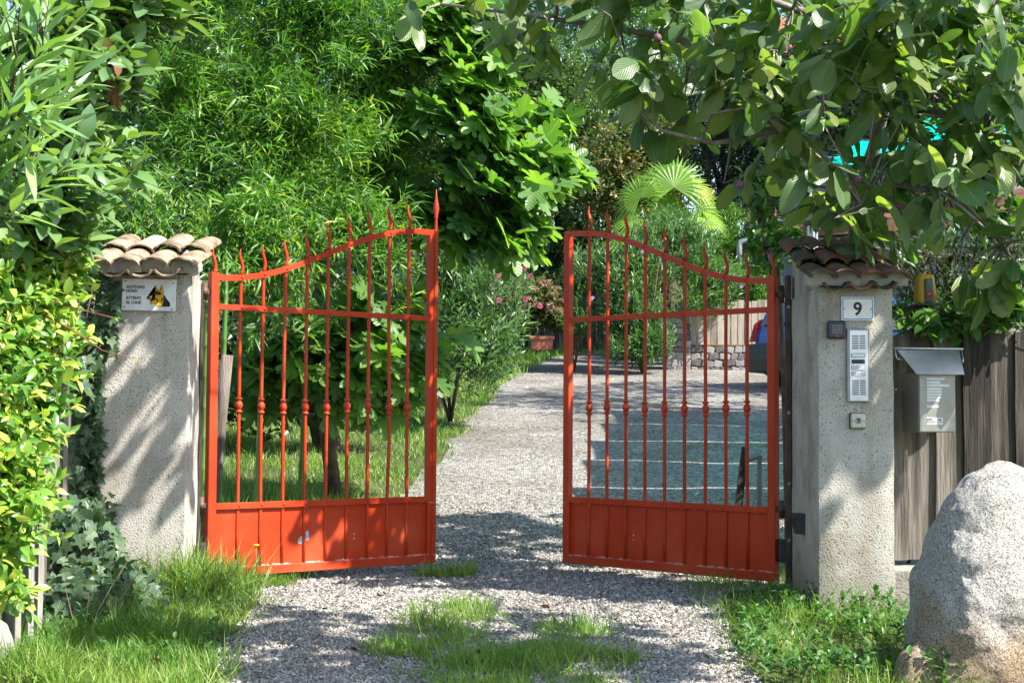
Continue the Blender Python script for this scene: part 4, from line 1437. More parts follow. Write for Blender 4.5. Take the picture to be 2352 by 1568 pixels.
def make_mailbox():
    ang = math.radians(9)
    c = P(2134, 925, 8.22)
    s = empty('mailbox', 'stainless steel mailbox with a slanted hood, mounted on the plank fence', 'mailbox', (c.x, c.y, c.z - .155), ang)
    W, H, D = .205, .315, .200
    MB().box(-W / 2, W / 2, -D / 2, D / 2, 0, H, .003).build('body', 'steel_box', s)
    MB().box(-W / 2 + .003, W / 2 - .003, -D / 2 - .006, -D / 2, .004, H - .002, .002).build('door', 'steel_box', s)
    # hood with slanted cheek
    t = .003
    z0 = H - .012; z1 = H + .115
    yf = -D / 2 - .035; yb = D / 2
    b = MB()
    b.add([(-W / 2 - .025, yf, z0), (W / 2 + .035, yf, z0), (W / 2 + .035, yf + .06, z1), (-W / 2 - .105, yf + .06, z1), (-W / 2 - .025, yf + t, z0), (W / 2 + .035, yf + t, z0), (W / 2 + .035, yf + .06 + t, z1), (-W / 2 - .105, yf + .06 + t, z1)],
          [(0, 1, 2, 3), (7, 6, 5, 4), (0, 3, 7, 4), (1, 5, 6, 2), (2, 6, 7, 3), (0, 4, 5, 1)])
    b.add([(-W / 2 - .105, yf + .06 + t, z1), (W / 2 + .035, yf + .06 + t, z1), (W / 2 + .035, yb, z1 + .006), (-W / 2 - .105, yb, z1 + .006), (-W / 2 - .105, yf + .06 + t, z1 - .003), (W / 2 + .035, yf + .06 + t, z1 - .003), (W / 2 + .035, yb, z1 + .003), (-W / 2 - .105, yb, z1 + .003)],
          [(0, 1, 2, 3), (7, 6, 5, 4), (0, 4, 5, 1), (1, 5, 6, 2), (2, 6, 7, 3), (3, 7, 4, 0)])
    b.build('hood', 'steel_lid', s)
    MB().tube([(-W / 2 - .125, yf + .058, z1 + .010), (W / 2 + .055, yf + .058, z1 + .010)], .0062, 8).build('hinge_rod', 'aluminium', s)
    MB().tube([(-W / 2 - .118, yf + .058, z1 + .008), (-W / 2 - .118, yf + .050, z1 - .03), (-W / 2 - .110, yf + .050, z1 - .046), (-W / 2 - .082, yf + .050, z1 - .052)], .003, 6).build('rod_hook', 'aluminium', s)
    MB().tube([(W / 2 + .046, yf + .058, z1 + .008), (W / 2 + .046, yf + .040, z1 - .04), (W / 2 + .036, yf + .020, z1 - .062)], .003, 6).build('rod_hook', 'aluminium', s)
    yl = -D / 2 - .0066
    for z, w in ((.280, .100), (.262, .075), (.246, .125), (.228, .082), (.213, .082), (.198, .082), (.183, .080), (.168, .070), (.135, .068)):
        MB().box(-.060, -.060 + w, yl - .0006, yl, z - .0062, z + .0062).build('name_strip', 'white_paper', s)
    MB().box(-.062, .028, yl - .0008, yl, .040, .078).build('sticker', 'white_paper', s)
    for (x0, x1, z0, z1) in ((-.058, -.030, .064, .071), (-.058, -.012, .056, .059), (-.058, -.016, .050, .053), (-.003, -.001, .044, .074), (.006, .020, .062, .069), (.006, .024, .052, .055), (-.060, -.0585, .046, .074)):
        MB().box(x0, x1, yl - .0014, yl - .0009, z0, z1).build('sticker_print', 'print_black', s)


make_mailbox()


def make_flasher():
    c = P(2125, 697, 8.55)
    s = empty('flashing_lamp', 'yellow ribbed warning lamp on a bracket above the fence', 'warning lamp', (c.x, c.y, c.z), math.radians(6))
    MB().box(-.065, .062, -.05, .05, -.014, 0, .003).build('base', 'lamp_grey', s)
    n = 28; vs = []; fs = []
    prof = [(0.0, .0585, .046), (.04, .056, .044), (.10, .050, .040), (.150, .045, .036), (.160, .040, .031)]
    for zz, rx, ry in prof:
        for k in range(n):
            a = 2 * math.pi * k / n
            rib = 1.0 if k % 2 else .965
            ca, sa = math.cos(a), math.sin(a)
            m = 1 / max(abs(ca), abs(sa)) ** .75
            vs.append((rx * ca * m * rib, ry * sa * m * rib, zz))
    for j in range(len(prof) - 1):
        for k in range(n):
            fs.append((j * n + k, j * n + (k + 1) % n, (j + 1) * n + (k + 1) % n, (j + 1) * n + k))
    fs.append(tuple((len(prof) - 1) * n + k for k in range(n)))
    MB().add(vs, fs).build('lens', 'amber_lens', s)
    b = MB().box(-.018, .028, -.054, -.034, 0.0, .135, .006); b.build('front_cover', 'lamp_grey', s)
    MB().box(-.014, .024, -.0555, -.0535, .036, .062).build('badge', 'red_plastic', s)
    text_mesh('BFT', .015, 'enamel_white', s, (.005, -.0562, .044), (math.pi / 2, 0, 0), 'CENTER', ext=.0002)
    br = MB().box(-.185, .030, -.025, .025, -.030, -.016, .003)
    br.box(-.185, .030, -.024, -.018, -.048, -.030)
    br.box(-.185, -.172, -.022, .022, -.075, -.031)
    br.build('bracket', 'dark_steel', s)


make_flasher()


def boulder(name, label, c, prof, sub, seed, cat='boulder', mat='granite', amp=.05, rot=0.0, flat=(1, 1)):
    bm = bmesh.new()
    bmesh.ops.create_icosphere(bm, subdivisions=sub, radius=1)
    H = prof[-1][0]
    zs = [p[0] for p in prof]; wl = [p[1] for p in prof]; wr = [p[2] for p in prof]; dp = [p[3] for p in prof]
    for v in bm.verts:
        d = v.co.normalized()
        t = (d.z + 1) / 2
        # spread the upper cap
        z = H * (t if t < .9 else .9 + (t - .9))
        a = math.atan2(d.y, d.x)
        w = np.interp(z, zs, wr) if math.cos(a) > 0 else np.interp(z, zs, wl)
        dd = np.interp(z, zs, dp)
        ca, sa = math.cos(a), math.sin(a)
        e = .82
        x = math.copysign(abs(ca) ** e, ca) * w; y = math.copysign(abs(sa) ** e, sa) * dd
        p = Vector((x, y, z))
        q = p * 2.3 + Vector((seed, 0, 0))
        n = mnoise.noise_vector(q) * amp + mnoise.noise_vector(q * 2.7) * amp * .42 + mnoise.noise_vector(q * 8) * amp * .16 + mnoise.noise_vector(q * 22) * amp * .10
        vd = mnoise.voronoi(p * 3.4 + Vector((seed, 1, 2)))[0]
        n += p.normalized() * 0 + Vector((d.x, d.y, d.z * .4)) * (vd[1] - vd[0] - .25) * amp * .55
        v.co = p + n
    me = bpy.data.meshes.new(name); bm.to_mesh(me); bm.free()
    me.polygons.foreach_set('use_smooth', [True] * len(me.polygons))
    o = link_mesh(name, me, mat)
    o.location = c; o.rotation_euler = (0, 0, rot)
    return tag(o, label, cat)


BC = P(2290, 1400, 6.75)
boulder('boulder', 'tall speckled granite boulder standing before the mailbox fence', (BC.x, 6.78, -.24),
        [(0, .40, .42, .34), (.10, .41, .44, .36), (.28, .385, .44, .35), (.50, .345, .40, .31), (.68, .30, .35, .27), (.80, .25, .30, .22), (.92, .19, .23, .17), (1.0, .12, .15, .10), (1.045, .0, .0, .0)], 6, 3)
sc = P(2078, 1530, 6.62)
boulder('stone', 'small brown stone leaning at the left foot of the granite boulder', (sc.x + .06, 6.62, float(gz(sc.x, 6.62)) - .10), [(0, .12, .12, .12), (.1, .11, .12, .12), (.2, .07, .09, .09), (.26, .0, .0, .0)], 4, 9, 'stone', amp=.03)
sc = P(0, 1500, 6.6)
boulder('stone', 'pale stone at the lower left corner by the verge', (sc.x - .05, 6.65, float(gz(sc.x, 6.65)) - .08), [(0, .12, .085, .15), (.12, .11, .08, .14), (.24, .07, .06, .1), (.30, .0, .0, .0)], 4, 15, 'stone', mat='concrete', amp=.03)


# ================================================================== LEFT FENCE
def make_fence_left():
    f = empty('plank_fence', 'silvery old plank fence half hidden by ivy and hedge left of the left pillar', 'fence', (-2.42, 8.72, 0), 0)
    pts = [(-2.36, 8.84), (-2.47, 8.66), (-2.44, 8.45), (-2.40, 8.22), (-2.36, 7.99), (-2.32, 7.76), (-2.28, 7.53), (-2.24, 7.30), (-2.20, 7.07), (-2.19, 6.84), (-2.21, 6.61), (-2.23, 6.38), (-2.24, 6.15), (-2.25, 5.92), (-2.26, 5.69), (-2.27, 5.46), (-2.28, 5.23), (-2.29, 5.0), (-2.3, 4.77), (-2.31, 4.54), (-2.32, 4.31), (-2.33, 4.08)]
    for i, (x, y) in enumerate(pts):
        w = .19 if i else .16
        h = 1.95 + random.uniform(-.05, .05) - (.0 if i < 3 else .12)
        me = plank_mesh(w, h, .025, 300 + i, top=random.uniform(-.03, .03)); me.materials.append(MATS['wood_silver'])
        p = link_mesh('plank', me, None, f, True)
        z = float(gz(x, y)) - .05
        p.matrix_basis = Matrix.Translation((x, y, z)) @ Matrix.Rotation(math.radians(-58 if i > 1 else -12) + random.uniform(-.1, .1), 4, 'Z') @ Matrix.Rotation(random.uniform(-.015, .015), 4, 'Y')
        adopt(p, f)


make_fence_left()


# ================================================================== VEGETATION NEAR
def ell(px, py, d, r): return (tuple(P(px, py, d)), r)


# --- large-leaved tree over the right half (leaves like the magnolia's)
def make_magnolia():
    base = (2.17, 9.55, float(gz(2.17, 9.55)))
    ells = [ell(1950, 310, 8.7, (.95, .8, .70)), ell(2260, 330, 8.1, (.60, .7, .75)), ell(1620, 130, 8.9, (.75, .8, .42)),
            ell(1210, 40, 9.0, (.72, .6, .26)), ell(2080, 20, 8.3, (1.0, .8, .42)), ell(1500, -120, 8.7, (1.0, .6, .25)),
            ell(1960, 480, 8.2, (.42, .4, .30)), ell(2330, 700, 7.9, (.10, .3, .28))]
    c1 = in_ell(ells, 240, .5)
    # crown beyond the frame, above and to the right, which shades the forecourt
    off = [((2.6, 5.2, 3.6), (1.1, .9, .45)), ((3.3, 5.5, 3.9), (.8, .8, .4)), ((1.4, 5.9, 3.6), (.9, .7, .3)), ((.3, 7.3, 3.85), (.8, .6, .25))]
    qx, qy, qd = project(c1)
    gap = (qx > 1680) & (qx < 1880) & (qy > 400)
    c1 = c1[~gap | (RNG.random(len(c1)) < .35)]
    qx, qy, qd = project(c1)
    c1 = c1[~((qx > 2050) & (qx < 2235) & (qy > 490) & (qy < 800))]
    c2 = np.concatenate([in_ell(off, 150, .5), in_ell([((2.6, 9.7, 3.95), (1.1, 1.1, .35))], 70, .5), in_ell([((4.0, 6.8, 3.8), (.75, .5, .55))], 11, .6)])
    c = np.concatenate([c1, c2])
    T = Vector(base)
    top = Vector((2.12, 9.35, 2.35))
    limbs = [([T + Vector((0, 0, -.1)), Vector((2.19, 9.53, 1.0)), Vector((2.13, 9.45, 1.8)), top], [.085, .07, .062, .055])]
    def limb(pts, r0):
        n = len(pts); limbs.append((pts, [r0 * (1 - .8 * i / (n - 1)) for i in range(n)]))
    limb([top, P(2010, 330, 9.2), P(2060, 130, 8.9), P(2075, -60, 8.7), P(2150, -260, 8.2)], .05)
    limb([top, P(1900, 400, 9.0), P(1790, 300, 8.9), P(1700, 170, 8.8), P(1560, 90, 8.9), P(1380, 60, 9.0), P(1180, 30, 9.1), P(1010, 10, 9.1)], .042)
    limb([P(1790, 300, 8.9), P(1640, 330, 8.7), P(1520, 300, 8.6), P(1440, 230, 8.7)], .02)
    limb([P(2010, 330, 9.2), P(2120, 250, 8.7), P(2240, 280, 8.3), P(2330, 420, 8.0)], .028)
    limb([top, P(2050, 420, 8.9), P(2180, 450, 8.4), P(2300, 560, 8.0)], .026)
    limb([P(1900, 400, 9.0), P(1920, 450, 8.6), P(1980, 470, 8.2)], .018)
    limb([P(2060, 130, 8.9), P(1960, 60, 8.7), P(1820, 20, 8.6), P(1600, -60, 8.6), Vector((.9, 8.2, 3.7)), Vector((.2, 7.6, 3.8))], .032)
    limb([P(2075, -60, 8.7), Vector((2.5, 7.8, 3.6)), Vector((2.9, 6.8, 3.7)), Vector((2.6, 5.4, 3.4))], .035)
    limb([Vector((2.9, 6.8, 3.7)), Vector((3.5, 6.7, 3.8)), Vector((4.2, 6.7, 3.9))], .02)
    limb([P(2075, -60, 8.7), Vector((2.4, 9.3, 3.8)), Vector((3.0, 10.0, 4.0))], .025)
    limb([Vector((2.5, 7.8, 3.6)), Vector((2.0, 7.2, 3.75)), Vector((1.4, 6.8, 3.8))], .022)
    limb([P(2075, -60, 8.7), Vector((2.9, 8.5, 3.4)), Vector((3.6, 8.3, 3.8))], .03)
    plant('large_leaf_tree', 'broad large-leaved tree spreading its grey branches over the right pillar', 'tree', base, c, (2.0, 9.0, 2.0), 'magnolia', 'magnolia_leaf', (.09, .255), 7, 300, limbs, 'bark_grey', twig_r=.0055,
          spray=dict(twig=.26, phi=(.6, 1.25), droop=.8, up=.1, out=.5, rand=.5, face_up=.35, face_out=.2, face_rand=.40, sunward=.75))
    # a few dark fruits
    for i, (px, py, d) in enumerate(((1968, 412, 8.1), (1700, 425, 8.4), (1510, 88, 8.5))):
        o = MB().lathe([(0, -.024), (.016, -.020), (.024, -.006), (.024, .008), (.015, .021), (.004, .024), (.003, .05)], (0, 0, 0), 10).build('hanging_fruit', 'mulberry')
        o.location = P(px, py, d)
        tag(o, ('round dark fruit hanging among the big leaves above the right pillar', 'brown curled fruit at the tip of the leafy bough by the palm', 'dark fruit hanging from the bough at the top of the picture')[i], 'fruit')


make_magnolia()


# --- fig tree behind the left leaf
def make_fig():
    base = P(770, 1000, 13.2); base.z = float(gz(base.x, base.y))
    ells = [ell(1075, 240, 12.2, (.46, .26, .58)), ell(1140, 370, 12.2, (.50, .30, .48)), ell(820, 800, 12.6, (.80, .5, .52)), ell(1165, 545, 12.3, (.36, .4, .28)),
            ell(1000, 500, 12.4, (.45, .3, .24)), ell(1275, 410, 12.5, (.24, .3, .20)), ell(640, 840, 12.8, (.4, .4, .42)), ell(1050, 70, 12.3, (.50, .35, .36)), ell(1225, 290, 12.5, (.22, .3, .16))]
    c = in_ell(ells, 310, .6)
    limbs = [([base, P(735, 860, 13.1), P(728, 700, 13.0), P(745, 590, 12.9)], [.07, .055, .045, .04])]
    def limb(pts, r0):
        n = len(pts); limbs.append((pts, [r0 * (1 - .78 * i / (n - 1)) for i in range(n)]))
    limb([P(745, 590, 12.9), P(830, 525, 12.9), P(980, 520, 12.8), P(1090, 475, 12.7), P(1160, 430, 12.8), P(1260, 445, 12.8), P(1300, 420, 12.9)], .032)
    limb([P(745, 590, 12.9), P(800, 400, 13.1), P(900, 260, 13.1), P(960, 120, 13.1), P(1010, -20, 13.2)], .035)
    limb([P(830, 525, 12.9), P(960, 400, 13.0), P(1060, 280, 12.9), P(1090, 180, 12.8)], .02)
    limb([P(1090, 475, 12.7), P(1140, 530, 12.5), P(1190, 580, 12.4)], .014)
    limb([P(960, 400, 13.0), P(1120, 350, 12.8), P(1230, 290, 12.8)], .014)
    limb([P(735, 860, 13.1), P(800, 760, 12.8), P(900, 740, 12.6)], .02)
    limb([P(735, 860, 13.1), P(660, 780, 12.9), P(620, 800, 12.8)], .02)
    plant('fig_tree', 'fig tree with lobed bright leaves hanging behind the left gate leaf', 'tree', base, c, P(800, 600, 13.2), 'fig', 'fig_leaf', (.15, .27), 6, 300, limbs, 'bark_brown', twig_r=.006,
          spray=dict(twig=.30, phi=(.6, 1.2), droop=.45, up=.35, out=.6, rand=.45, face_up=.5, face_out=.3, face_rand=.4, sunward=.9))


make_fig()


# --- bamboo
def plumes(ells, n, per, L, sig, cc):
    c0 = in_ell(ells, n, .75)
    o = nrm(c0 - np.array(cc)); o[:, 2] *= .5
    d = nrm(o * .6 + RNG.normal(size=(n, 3)) * .6 + np.array([0, 0, -.1]))
    t = RNG.random((n, per))
    LL = L * RNG.uniform(.6, 1.3, n)[:, None]
    p = c0[:, None] + d[:, None] * ((t - .4) * LL)[..., None] + RNG.normal(size=(n, per, 3)) * (sig * (1.15 - .6 * t))[..., None]
    p[..., 2] -= .45 * LL * t * t
    return p.reshape(-1, 3)


def make_bamboo():
    groups = [
        ('tall dense bamboo rising straight behind the left pillar', (P(420, 1100, 10.9), [ell(420, 230, 11.4, (.85, .6, 1.0)), ell(330, 500, 10.8, (.55, .4, .5)), ell(480, -60, 11.5, (1.0, .7, .5))], [(500, 1090, 10.4, 518, 700, 10.4, 522, 600), (466, 1120, 10.6, 474, 720, 10.6, 476, 640), (400, 1080, 11.2, 405, 700, 11.2, 402, 600)])),
        ('bamboo leaning over the low end of the left gate leaf', (P(620, 1050, 11.6), [ell(650, 300, 11.6, (.75, .6, .9)), ell(600, 540, 11.0, (.55, .4, .40)), ell(720, 20, 12.0, (.9, .6, .6))], [(590, 1040, 12.6, 615, 540, 12.2, 620, 400)])),
        ('drooping bamboo between the pillar bamboo and the fig tree', (P(800, 1030, 12.2), [ell(850, 330, 12.6, (.62, .5, .75)), ell(770, 480, 11.6, (.50, .4, .34)), ell(870, 120, 12.6, (.60, .5, .65))], [(690, 1020, 13.6, 720, 520, 13.0, 740, 380)])),
    ]
    for i, (label, (b0, ells, culms)) in enumerate(groups):
        base = Vector((b0.x, b0.y, float(gz(b0.x, b0.y))))
        c = np.concatenate([plumes(ells, 105, 21, .75, .062, P(600, 620, 11.8)), in_ell(ells, 160, .75)])
        limbs = []
        for (x0, y0, d0, x1, y1, d1, x2, y2) in culms:
            p0 = P(x0, y0, d0); p0.z = float(gz(p0.x, p0.y)) - .05
            p1 = P(x1, y1, d1); p2 = P(x2, y2, d1 + .1)
            pts = []; rad = []
            for s in range(14):          # jointed culm
                t = s / 13
                q = p0.lerp(p1, min(1, t * 1.6)) if t < .625 else p1.lerp(p2, (t - .625) / .375)
                pts += [q, q + Vector((0, 0, .012)), q + Vector((0, 0, .024))]; r = .024 * (1 - .6 * t); rad += [r, r * 1.16, r]
            limbs.append((pts, rad))
        e = plant('bamboo', label, 'bamboo', base, c, P(600, 620, 11.8), 'bamboo', 'bamboo_leaf', (.06, .145), 7, 250, [], 'culm_green', connect=False, twig_r=.0022, group='bamboo behind the left pillar', crown_name='foliage',
                  spray=dict(twig=.24, phi=(.35, .9), droop=.45, up=.25, out=.55, rand=.6, face_up=.7, face_out=.3, face_rand=.5))
        for pts, rad in limbs:
            MB().tube(pts, rad, 9).build('culm', 'culm_green', e, True)


make_bamboo()


# --- left foreground
def make_left_plants():
    # long-leaved oleander at the upper left corner
    base = (-2.15, 5.35, float(gz(-2.15, 5.35)))
    c = in_ell([ell(40, 130, 5.2, (.20, .35, .22)), ell(20, 330, 5.3, (.20, .35, .24)), ell(-150, 250, 5.3, (.25, .4, .5)), ell(0, 470, 5.3, (.12, .3, .12)), ((-2.2, 5.3, 1.2), (.3, .4, .5))], 120, .6)
    limbs = [([base, (-2.1, 5.35, .9), (-1.95, 5.3, 1.7), P(20, 250, 5.3)], [.018, .014, .010, .006]), ([base, (-2.2, 5.3, .8), (-2.1, 5.3, 1.7), P(-120, 150, 5.3)], [.016, .013, .010, .005]), ([base, (-2.25, 5.5, .9), (-2.15, 5.5, 1.5)], [.014, .011, .005])]
    plant('oleander', 'long-leaved oleander in the upper left corner, nearest the camera', 'shrub', base, c, (-2.0, 5.4, 1.3), 'oleander', 'oleander_near', (.11, .23), 9, 260, limbs, 'bark_brown', twig_r=.004,
          spray=dict(twig=.22, phi=(.4, 1.0), droop=.12, up=.35, out=.7, rand=.35, face_up=.7, face_out=.3, face_rand=.4))
    # glossy laurel behind it
    base = (-2.55, 7.0, float(gz(-2.55, 7.0)))
    c = in_ell([ell(190, 130, 6.8, (.24, .4, .36)), ell(215, 340, 6.9, (.16, .4, .30)), ell(120, 470, 6.6, (.24, .3, .24)), ell(0, 250, 6.9, (.4, .4, .6)), ell(300, 20, 7.0, (.26, .3, .16))], 330, .55)
    limbs = [([base, (-2.4, 6.95, 1.0), (-2.2, 6.9, 1.8), P(160, 200, 6.9)], [.045, .038, .03, .012]), ([(-2.2, 6.9, 1.8), P(250, 60, 7.0)], [.02, .008]), ([(-2.4, 6.95, 1.0), P(60, 400, 6.8), P(60, 120, 6.9)], [.025, .018, .01])]
    e = plant('laurel', 'glossy laurel shrub above the golden hedge at the upper left', 'shrub', base, c, (-2.4, 7.1, 1.5), 'laurel', 'laurel_leaf', (.085, .165), 8, 280, limbs, 'bark_brown', twig_r=.004,
              spray=dict(twig=.18, phi=(.5, 1.1), droop=.25, up=.3, out=.7, rand=.4, face_up=.6, face_out=.4, face_rand=.4))
    # withered cluster hanging in it
    for i in range(7):
        p = P(258 + random.uniform(-12, 12), 90 + i * 20, 6.7)
        leaf_objects('golden', 'dry_leaf', np.array([p]), np.array([(random.uniform(-.4, .4), random.uniform(-.4, .4), -1)]), np.array([(random.uniform(-1, 1), -1, .2)]), np.array([random.uniform(.07, .11)]), e, 'withered_leaf')
    # golden hedge
    base = (-2.3, 6.9, float(gz(-2.3, 6.9)))
    c = in_ell([ell(100, 580, 6.9, (.19, .3, .24)), ell(80, 740, 6.7, (.20, .3, .26)), ell(50, 930, 6.5, (.19, .3, .30)), ell(15, 1130, 6.3, (.16, .3, .28)), ell(-10, 1320, 6.2, (.11, .25, .16)), ell(-60, 900, 6.3, (.2, .3, .7)), ell(140, 660, 7.0, (.11, .2, .16))], 950, .5)
    limbs = [([base, (-2.25, 6.8, .6), (-2.15, 6.7, 1.2), (-2.1, 6.8, 1.7)], [.03, .025, .02, .01]), ([(-2.3, 6.7, 0), (-2.2, 6.5, .5), (-2.1, 6.4, .9)], [.02, .015, .01]), ([(-2.25, 6.6, -.1), (-2.1, 6.45, .3), (-2.05, 6.4, .6)], [.02, .015, .01])]
    e = plant('golden_hedge', 'yellow and green variegated hedge spilling over the left fence', 'hedge', base, c, (-2.4, 6.9, .9), 'golden', 'golden_leaf', (.042, .085), 9, 300, limbs, 'bark_brown', twig_r=.003,
              spray=dict(twig=.16, phi=(.5, 1.15), droop=.15, up=.4, out=.7, rand=.4, face_up=.6, face_out=.4, face_rand=.5))
    for pts in ([(10, 625, 6.7), (110, 690, 6.6), (200, 715, 6.5), (262, 730, 6.45)], [(70, 705, 6.6), (170, 760, 6.5), (235, 805, 6.45), (302, 822, 6.4)]):
        w = [P(*p) for p in pts]
        b = MB().tube(w, [.0045, .0038, .003, .0018], 6).build('red_shoot', 'twig_red', e, True)
        leaf_objects('golden', 'golden_leaf', np.array([w[-1]] * 2), np.array([(1, 0, .2), (.8, -.5, -.2)]), np.array([(0, 0, 1.), (0, 0, 1.)]), np.array([.03, .025]), e, 'bud_leaf')


make_left_plants()


def make_ivy():
    base = (-2.3, 8.0, float(gz(-2.3, 8.0)))
    e = empty('ivy', 'dark ivy mound climbing the fence and the left edge of the left pillar', 'ivy', base)
    n = 1900
    pos = []; out = []
    rnd = RNG
    for i in range(n):
        u = rnd.random()
        if u < .62:       # mound on the ground
            a = rnd.uniform(0, 6.28); r = rnd.random() ** .6
            x = -2.18 + .42 * r * math.cos(a); y = 7.85 + .55 * r * math.sin(a)
            h = .66 * (1 - r ** 1.6) * (.25 + .75 * float(vnoise(x * 6, y * 6, 81))) * (.7 + .3 * rnd.random())
            z = float(gz(x, y)) + h + .02
            pos.append((x, y, z)); out.append((math.cos(a) * .6, math.sin(a) * .6 - .5, .7))
        elif u < .74:      # fence beside the pillar
            z = .1 + 1.65 * rnd.random() ** .6 if rnd.random() < .55 else rnd.uniform(.1, .6); x = -2.40 + rnd.uniform(-.07, .09); y = 8.42 + rnd.uniform(-.1, .1)
            pos.append((x, y, z)); out.append((.3, -1, .3))
        elif u < .90:      # left edge of the pillar front
            z = 1.72 * rnd.random()
            w = .05 + .10 * (1 if z < .55 else (.9 if z > 1.35 else .1)) * rnd.random()
            pos.append((LPX0 + w - .05, LPY0 - .02 - .03 * rnd.random(), z)); out.append((-.1, -1, .25))
        else:              # corner below the tiles
            z = rnd.uniform(1.35, 1.74); x = LPX0 + rnd.random() ** 2 * .10
            pos.append((x, LPY0 - .02, z)); out.append((0, -1, .2))
    pos = np.array(pos); out = np.array(out)
    d = nrm(np.stack([RNG.normal(size=n) * .7, RNG.normal(size=n) * .4 - .2, -.6 + RNG.normal(size=n) * .5], 1))
    nr = out + RNG.normal(size=(n, 3)) * .5
    sz = RNG.uniform(.04, .10, n)
    dep = pos[:, 1]
    idx = np.argsort(dep - sz * 12)[:300]
    sel = np.zeros(n, bool); sel[idx] = True
    leaf_objects('ivy', 'ivy_leaf', pos[sel], d[sel], nr[sel], sz[sel], e)
    V, F, T, U = leaf_arrays('ivy', pos[~sel], d[~sel], nr[~sel], sz[~sel], RNG.random((~sel).sum()))
    link_mesh('foliage', np_mesh('foliage', V, F, T, U), 'ivy_leaf', e)['kind'] = 'stuff'
    for pts in ([(-2.36, 8.48, .1), (-2.33, 8.50, .6), (-2.31, 8.52, 1.1), (-2.27, 8.53, 1.6)], [(-2.2, 8.0, 0), (-2.25, 8.45, .3), (-2.24, 8.52, .55)], [(-2.30, 8.50, 1.75), (-2.33, 8.46, 1.55), (-2.35, 8.45, 1.3)]):
        MB().tube(pts, .005, 6).build('vine_stem', 'bark_brown', e, True)
    # straw coloured dry stalks in front
    k = 20
    x = RNG.uniform(-2.12, -1.9, k); y = RNG.uniform(7.2, 7.6, k)
    s = empty('dry_stalks', 'tuft of straw coloured dry stalks before the ivy', 'dry plant', (-2.0, 7.4, float(gz(-2.0, 7.4))))
    d = nrm(np.stack([RNG.normal(size=k) * .3 + .15, RNG.normal(size=k) * .2, np.ones(k)], 1))
    V, F, T, U = leaf_arrays('grass', np.stack([x, y, gz(x, y)], 1), d, RNG.normal(size=(k, 3)), RNG.uniform(.15, .34, k), RNG.random(k), np.full(k, .35))
    link_mesh('stalks', np_mesh('stalks', V, F, T, None), 'straw', s)['kind'] = 'stuff'


make_ivy()


